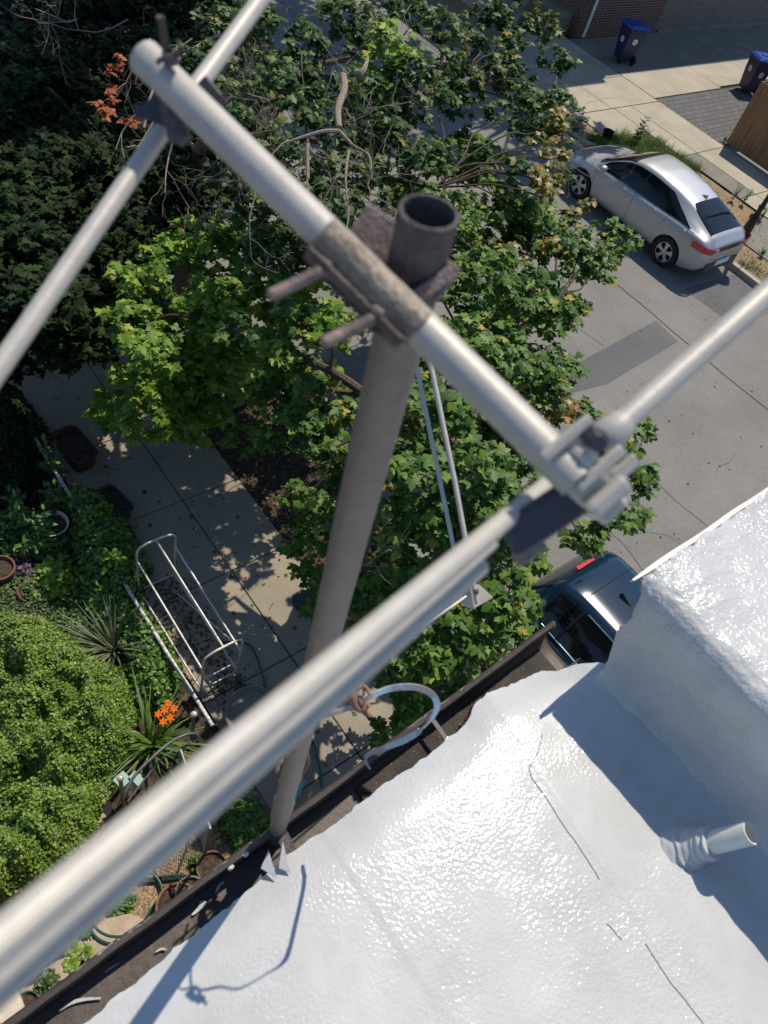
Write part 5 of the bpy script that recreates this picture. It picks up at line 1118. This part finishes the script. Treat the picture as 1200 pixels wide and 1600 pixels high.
for (px, py, lab) in ((98, 1485, 'purple-leaved rosette plant nearest the lower left gutter'), (128, 1490, 'purple-leaved plant beside the lime rosettes')):
    mound('shrub', lab, PP([(px-16, py-10), (px+12, py-14), (px+18, py+10), (px-10, py+14)], .05), .13, None, .05, 110, M['leaf_purple'], 'plant', wdt=.22)
for k, (px, py, lab) in enumerate(((113, 1482, 'upper of the round lime-green rosettes'), (112, 1507, 'lower lime-green rosette by the stones'), (134, 1489, 'lime-green rosette right of the upper one'))):
    t = thing('rosette_plant', P(px, py, 0), lab, 'plant', group='lime rosettes'); LV = Leaves(simple(.5)); c = P(px, py, .07)
    for j in range(16):
        a = j*2.4; LV.add(c, (cos(a), sin(a), .15+.05*j), (-cos(a)*.4, -sin(a)*.4, 1), .085*(1-.035*j))
    LV.build('leaves', M['leaf_lime'], t)
for k, (px, py, h, lab) in enumerate(((75, 735, .8, 'upright shoot of narrow leaves on the rail'), (18, 800, .75, 'narrow-leaved shoot at the left edge'), (25, 820, .65, 'second narrow-leaved shoot at the left edge'), (60, 830, .6, 'leafy shoot left of the white pot ring'), (75, 790, .6, 'leafy shoot over the white pot ring'), (45, 850, .5, 'low spreading shoot under the white pot ring'))):
    stemplant('shoot', lab, P(px+12, py+20, 0), h, 3, M['leaf_garden'], .14, 12, .12, group='leafy shoots in the left garden', wdt=.24)
# yucca
c = P(180, 1020, 0); t = thing('yucca', c, 'spiky grey-green yucca rosette in the left garden', 'plant')
blades('leaves', [(c.x, c.y, .05, .03)], 95, .46, .026, M['yuccaleaf'], t, (c.x, c.y, 0), spread=1.1, arch=.15)
# daylily
c = P(238, 1165, 0); t = thing('daylily', c, 'daylily with arching light green leaves and orange flowers', 'plant')
blades('leaves', [(c.x, c.y, .0, .07)], 70, .52, .030, M['lilyleaf'], t, (c.x, c.y, 0), spread=.75, arch=1.1, seg=7)
b = MB(); b2 = MB()
for (px, py) in ((263, 1100), (257, 1110), (272, 1108), (255, 1128), (266, 1122), (248, 1116)):
    p = P(px, py, .72); b.tube([c, c.lerp(p, .5)+Vector((0, 0, .05)), p], .004, 5)
    for k in range(6):
        a = 2*pi*k/6; d = Vector((cos(a), sin(a), .35)); s_ = Vector((-sin(a), cos(a), 0))*.018; b2.add([p, p+d*.025+s_*.7+Vector((0, 0, .008)), p+d*.052+Vector((0, 0, -.020)), p+d*.025-s_*.7+Vector((0, 0, .008)), p+d*.026-Vector((0, 0, .004))], [(0, 1, 4), (1, 2, 4), (2, 3, 4), (3, 0, 4)])
b.build('stalk', M['stem'], t); b2.build('flower', M['petal'], t)
# pots, stones and odds and ends
def pot(label, c, r, h, m='terracotta', soil=True, tilt=None, name='flower_pot', grp=None):
    t = thing(name, c, label, 'pot', group=grp); b = MB(); ax_ = tilt or (0, 0, 1)
    b.lathe(c, [(r*.68, 0), (r*.93, h*.78), (r, h*.80), (r, h), (r*.9, h), (r*.86, h*.75)], 28, ax_); b.build('pot', M[m], t, smooth=True)
    if soil: b = MB(); a = Vector(ax_).normalized(); b.lathe(Vector(c)+a*h*.80, [(r*.87, 0), (0, 0)], 24, ax_, False); b.build('soil', M['soil'], t)
    return t
pot('terracotta pot with a plant, cut by the left edge', P(4, 905, 0), .17, .25)
pot('terracotta pot lying tilted beside the groundcover', P(30, 935, 0), .11, .16, tilt=(.5, -.3, .8))
t = thing('clay_ornament', P(38, 972, 0), 'orange clay ornament with round openings on the groundcover', 'ornament'); b = MB(); c = P(36, 970, .08); b.sphere(c, .085, 16, 10, (1.1, 1, .8)); b.sphere(c+Vector((.13, -.02, -.02)), .065, 14, 10); b.build('body', M['terracotta'], t, smooth=True)
b = MB(); b.lathe(c+Vector((-.02, -.035, .068)), [(.028, 0), (.028, .008), (.018, .008), (.015, 0)], 16, (0, -.3, 1), False); b.build('rim', M['stone'], t)
t = thing('white_pot', P(84, 840, 0), 'white rimmed pot half hidden by shoots in the left garden', 'pot'); b = MB(); c = P(84, 836, 0); b.lathe(c, [(.13, 0), (.185, .24), (.195, .25), (.18, .25), (.165, .2)], 32); b.build('pot', M['white_plastic'], t, smooth=True); b = MB(); b.lathe((c.x, c.y, .2), [(.165, 0), (0, 0)], 24, None, False); b.build('soil', M['soil'], t)
pot('small reddish clay pot right of the white rimmed pot', P(108, 852, 0), .08, .12)
pot('small terracotta pot tucked between daylily and round basin', P(283, 1117, 0), .10, .16)
pot('terracotta pot with dry soil near the gutter by the wire gate', P(330, 1362, 0), .15, .2)
pot('wide terracotta bowl near the gutter beside the hose', P(277, 1420, 0), .20, .18)
pot('clear plastic pot of gravel beside the terracotta bowl', P(296, 1400, 0), .14, .2, 'grey_concrete')
pot('grey metal can standing on the stones at the lower left', P(76, 1485, 0), .09, .17, 'cartmetal', name='metal_can')
pot('dark clay pot among the stones left of the metal can', P(52, 1512, 0), .11, .16, 'brownplastic')
pot('glazed dark pot next to the cream box at the lower left', P(45, 1572, 0), .10, .15, 'hose_dark')
b = MB(); c = P(18, 1578, 0); b.beam(P(8, 1556, .1), P(28, 1612, .1), .22, .20); b2 = b.build('pale_box', M['cream'], None, base=tuple(c), bevel=.008); tag(b2, 'pale cream wooden box at the lower left corner', 'box')
def stone(px, py, lx, ly, h, lab, rz=0):
    b = MB(); c = P(px, py, 0); n = 9; poly = [(c.x+cos(a+rz)*lx*(1+.22*noise.noise(Vector((a, px, 0)))), c.y+sin(a+rz)*ly*(1+.22*noise.noise(Vector((a, py, 3))))) for a in np.linspace(0, 2*pi, n+1)[:-1]]
    b.prism(poly, 0, h); tag(b.build('flat_stone', M['stone'], None, base=tuple(c), bevel=.012), lab, 'stone', 'stones bordering the lower left bed')
stone(168, 1478, .36, .20, .07, 'large flat tan stone by the hose coil'); stone(120, 1500, .14, .09, .07, 'small tan stone among the lime rosettes'); stone(92, 1520, .16, .09, .07, 'tan stone left of the seedlings'); stone(60, 1535, .16, .08, .07, 'tan stone by the dark clay pot'); stone(155, 1268, .13, .11, .08, 'tan stone at the foot of the big shrub')
stone(146, 1285, .10, .08, .08, 'smaller stone under the lower edge of the shrub'); stone(60, 915, .1, .08, .06, 'grey stone beside the lime green plant'); stone(35, 1500, .1, .08, .07, 'stone left of the dark clay pot')
t = thing('folded_chair', P(200, 1215, 0), 'pale mint plastic chair pieces under the grey railing', 'chair'); b = MB(); b.beam(P(184, 1212, .42), P(198, 1226, .42), .13, .03); b.build('seat', M['mint'], t, bevel=.01); b = MB(); b.beam(P(208, 1222, .45), P(219, 1212, .45), .14, .03); b.build('backrest', M['mint'], t, bevel=.01)
for (px, py) in ((186, 1212), (197, 1226), (209, 1222), (218, 1212)):
    p = P(px, py, .40); b = MB(); b.tube([(p.x, p.y, 0), p], .018, 8); b.build('leg', M['mint'], t)
# hoses
b = MB(); c = P(194, 1415, .03); pts = []
for k in range(38):
    a = 2*pi*k/24+1.1; r = .31+.03*sin(a*1.3)+.02*(k/24); pts.append((c.x+r*cos(a), c.y+r*.85*sin(a), .06+.02*(k/24)))
pts = pts+[P(225, 1440, .03), P(240, 1415, .03), P(262, 1390, .03)]
b.tube(smoothpath(pts, 3), .013, 8); tag(b.build('garden_hose', M['hose'], None, base=tuple(c), smooth=True), 'green garden hose coiled on the path near the gutter', 'hose')
b = MB(); b.tube(smoothpath([P(195, 1372, .05), P(240, 1373, .05), P(275, 1369, .05), P(330, 1372, .05)], 5), .018, 8); b.tube(smoothpath([P(195, 1378, .05), P(240, 1377, .05), P(275, 1373, .05), P(330, 1376, .05)], 5), .012, 8); tag(b.build('drip_hose', M['hose_dark'], None, base=tuple(P(250, 1372, 0)), smooth=True), 'straight dark hoses lying across the path above the coil', 'hose')
b = MB(); b.tube(smoothpath([P(291, 1285, .03), P(295, 1305, .03), P(292, 1325, .03), P(284, 1345, .03), P(278, 1362, .03)], 5), .011, 8); tag(b.build('garden_hose', M['hose'], None, base=tuple(P(290, 1320, 0)), smooth=True), 'short green hose end beside the wire gate', 'hose')
b = MB(); b.tube(smoothpath([P(340, 1005, .03), P(380, 1003, .03), P(398, 1020, .03), P(412, 1060, .03), P(420, 1100, .03), P(430, 1170, .03), P(480, 1150, .03), P(497, 1185, .03), P(503, 1230, .03)], 5), .013, 8); b.tube(smoothpath([P(369, 1055, .05), P(380, 1068, .03), P(400, 1085, .03)], 4), .015, 8); tag(b.build('garden_hose', M['hose'], None, base=tuple(P(400, 1040, 0)), smooth=True), 'green hose trailing over the pavement past the metal frame', 'hose')
t = thing('watering_can', P(462, 1232, 0), 'teal plastic scoop-shaped can by the mast foot', 'watering can'); b = MB(); b.beam(P(455, 1245, .12), P(470, 1216, .16), .14, .10, bev=.4); b.build('can_body', M['teal'], t, smooth=True); b = MB(); b.tube([P(470, 1216, .16), P(472, 1205, .2)], .02, 8); b.build('spout', M['teal'], t)
b = MB(); c = P(469, 1200, .12); b.lathe(c, [(.055, -.10), (.06, 0), (.055, .008), (0, .008)], 20); o_ = b.build('shower_rose', M['pinkclay'], None, base=tuple(c), smooth=True); tag(o_, 'round pinkish perforated cap beside the teal can', 'cap')
b = MB()
for k in range(7):
    a = k*pi/3; r = 0 if k == 6 else .03; b.lathe(c+Vector((r*cos(a), r*sin(a), .0085)), [(.007, 0), (.007, .002), (0, .002)], 8)
b.build('hole', M['black'], o_)

scn.render.engine = 'CYCLES'
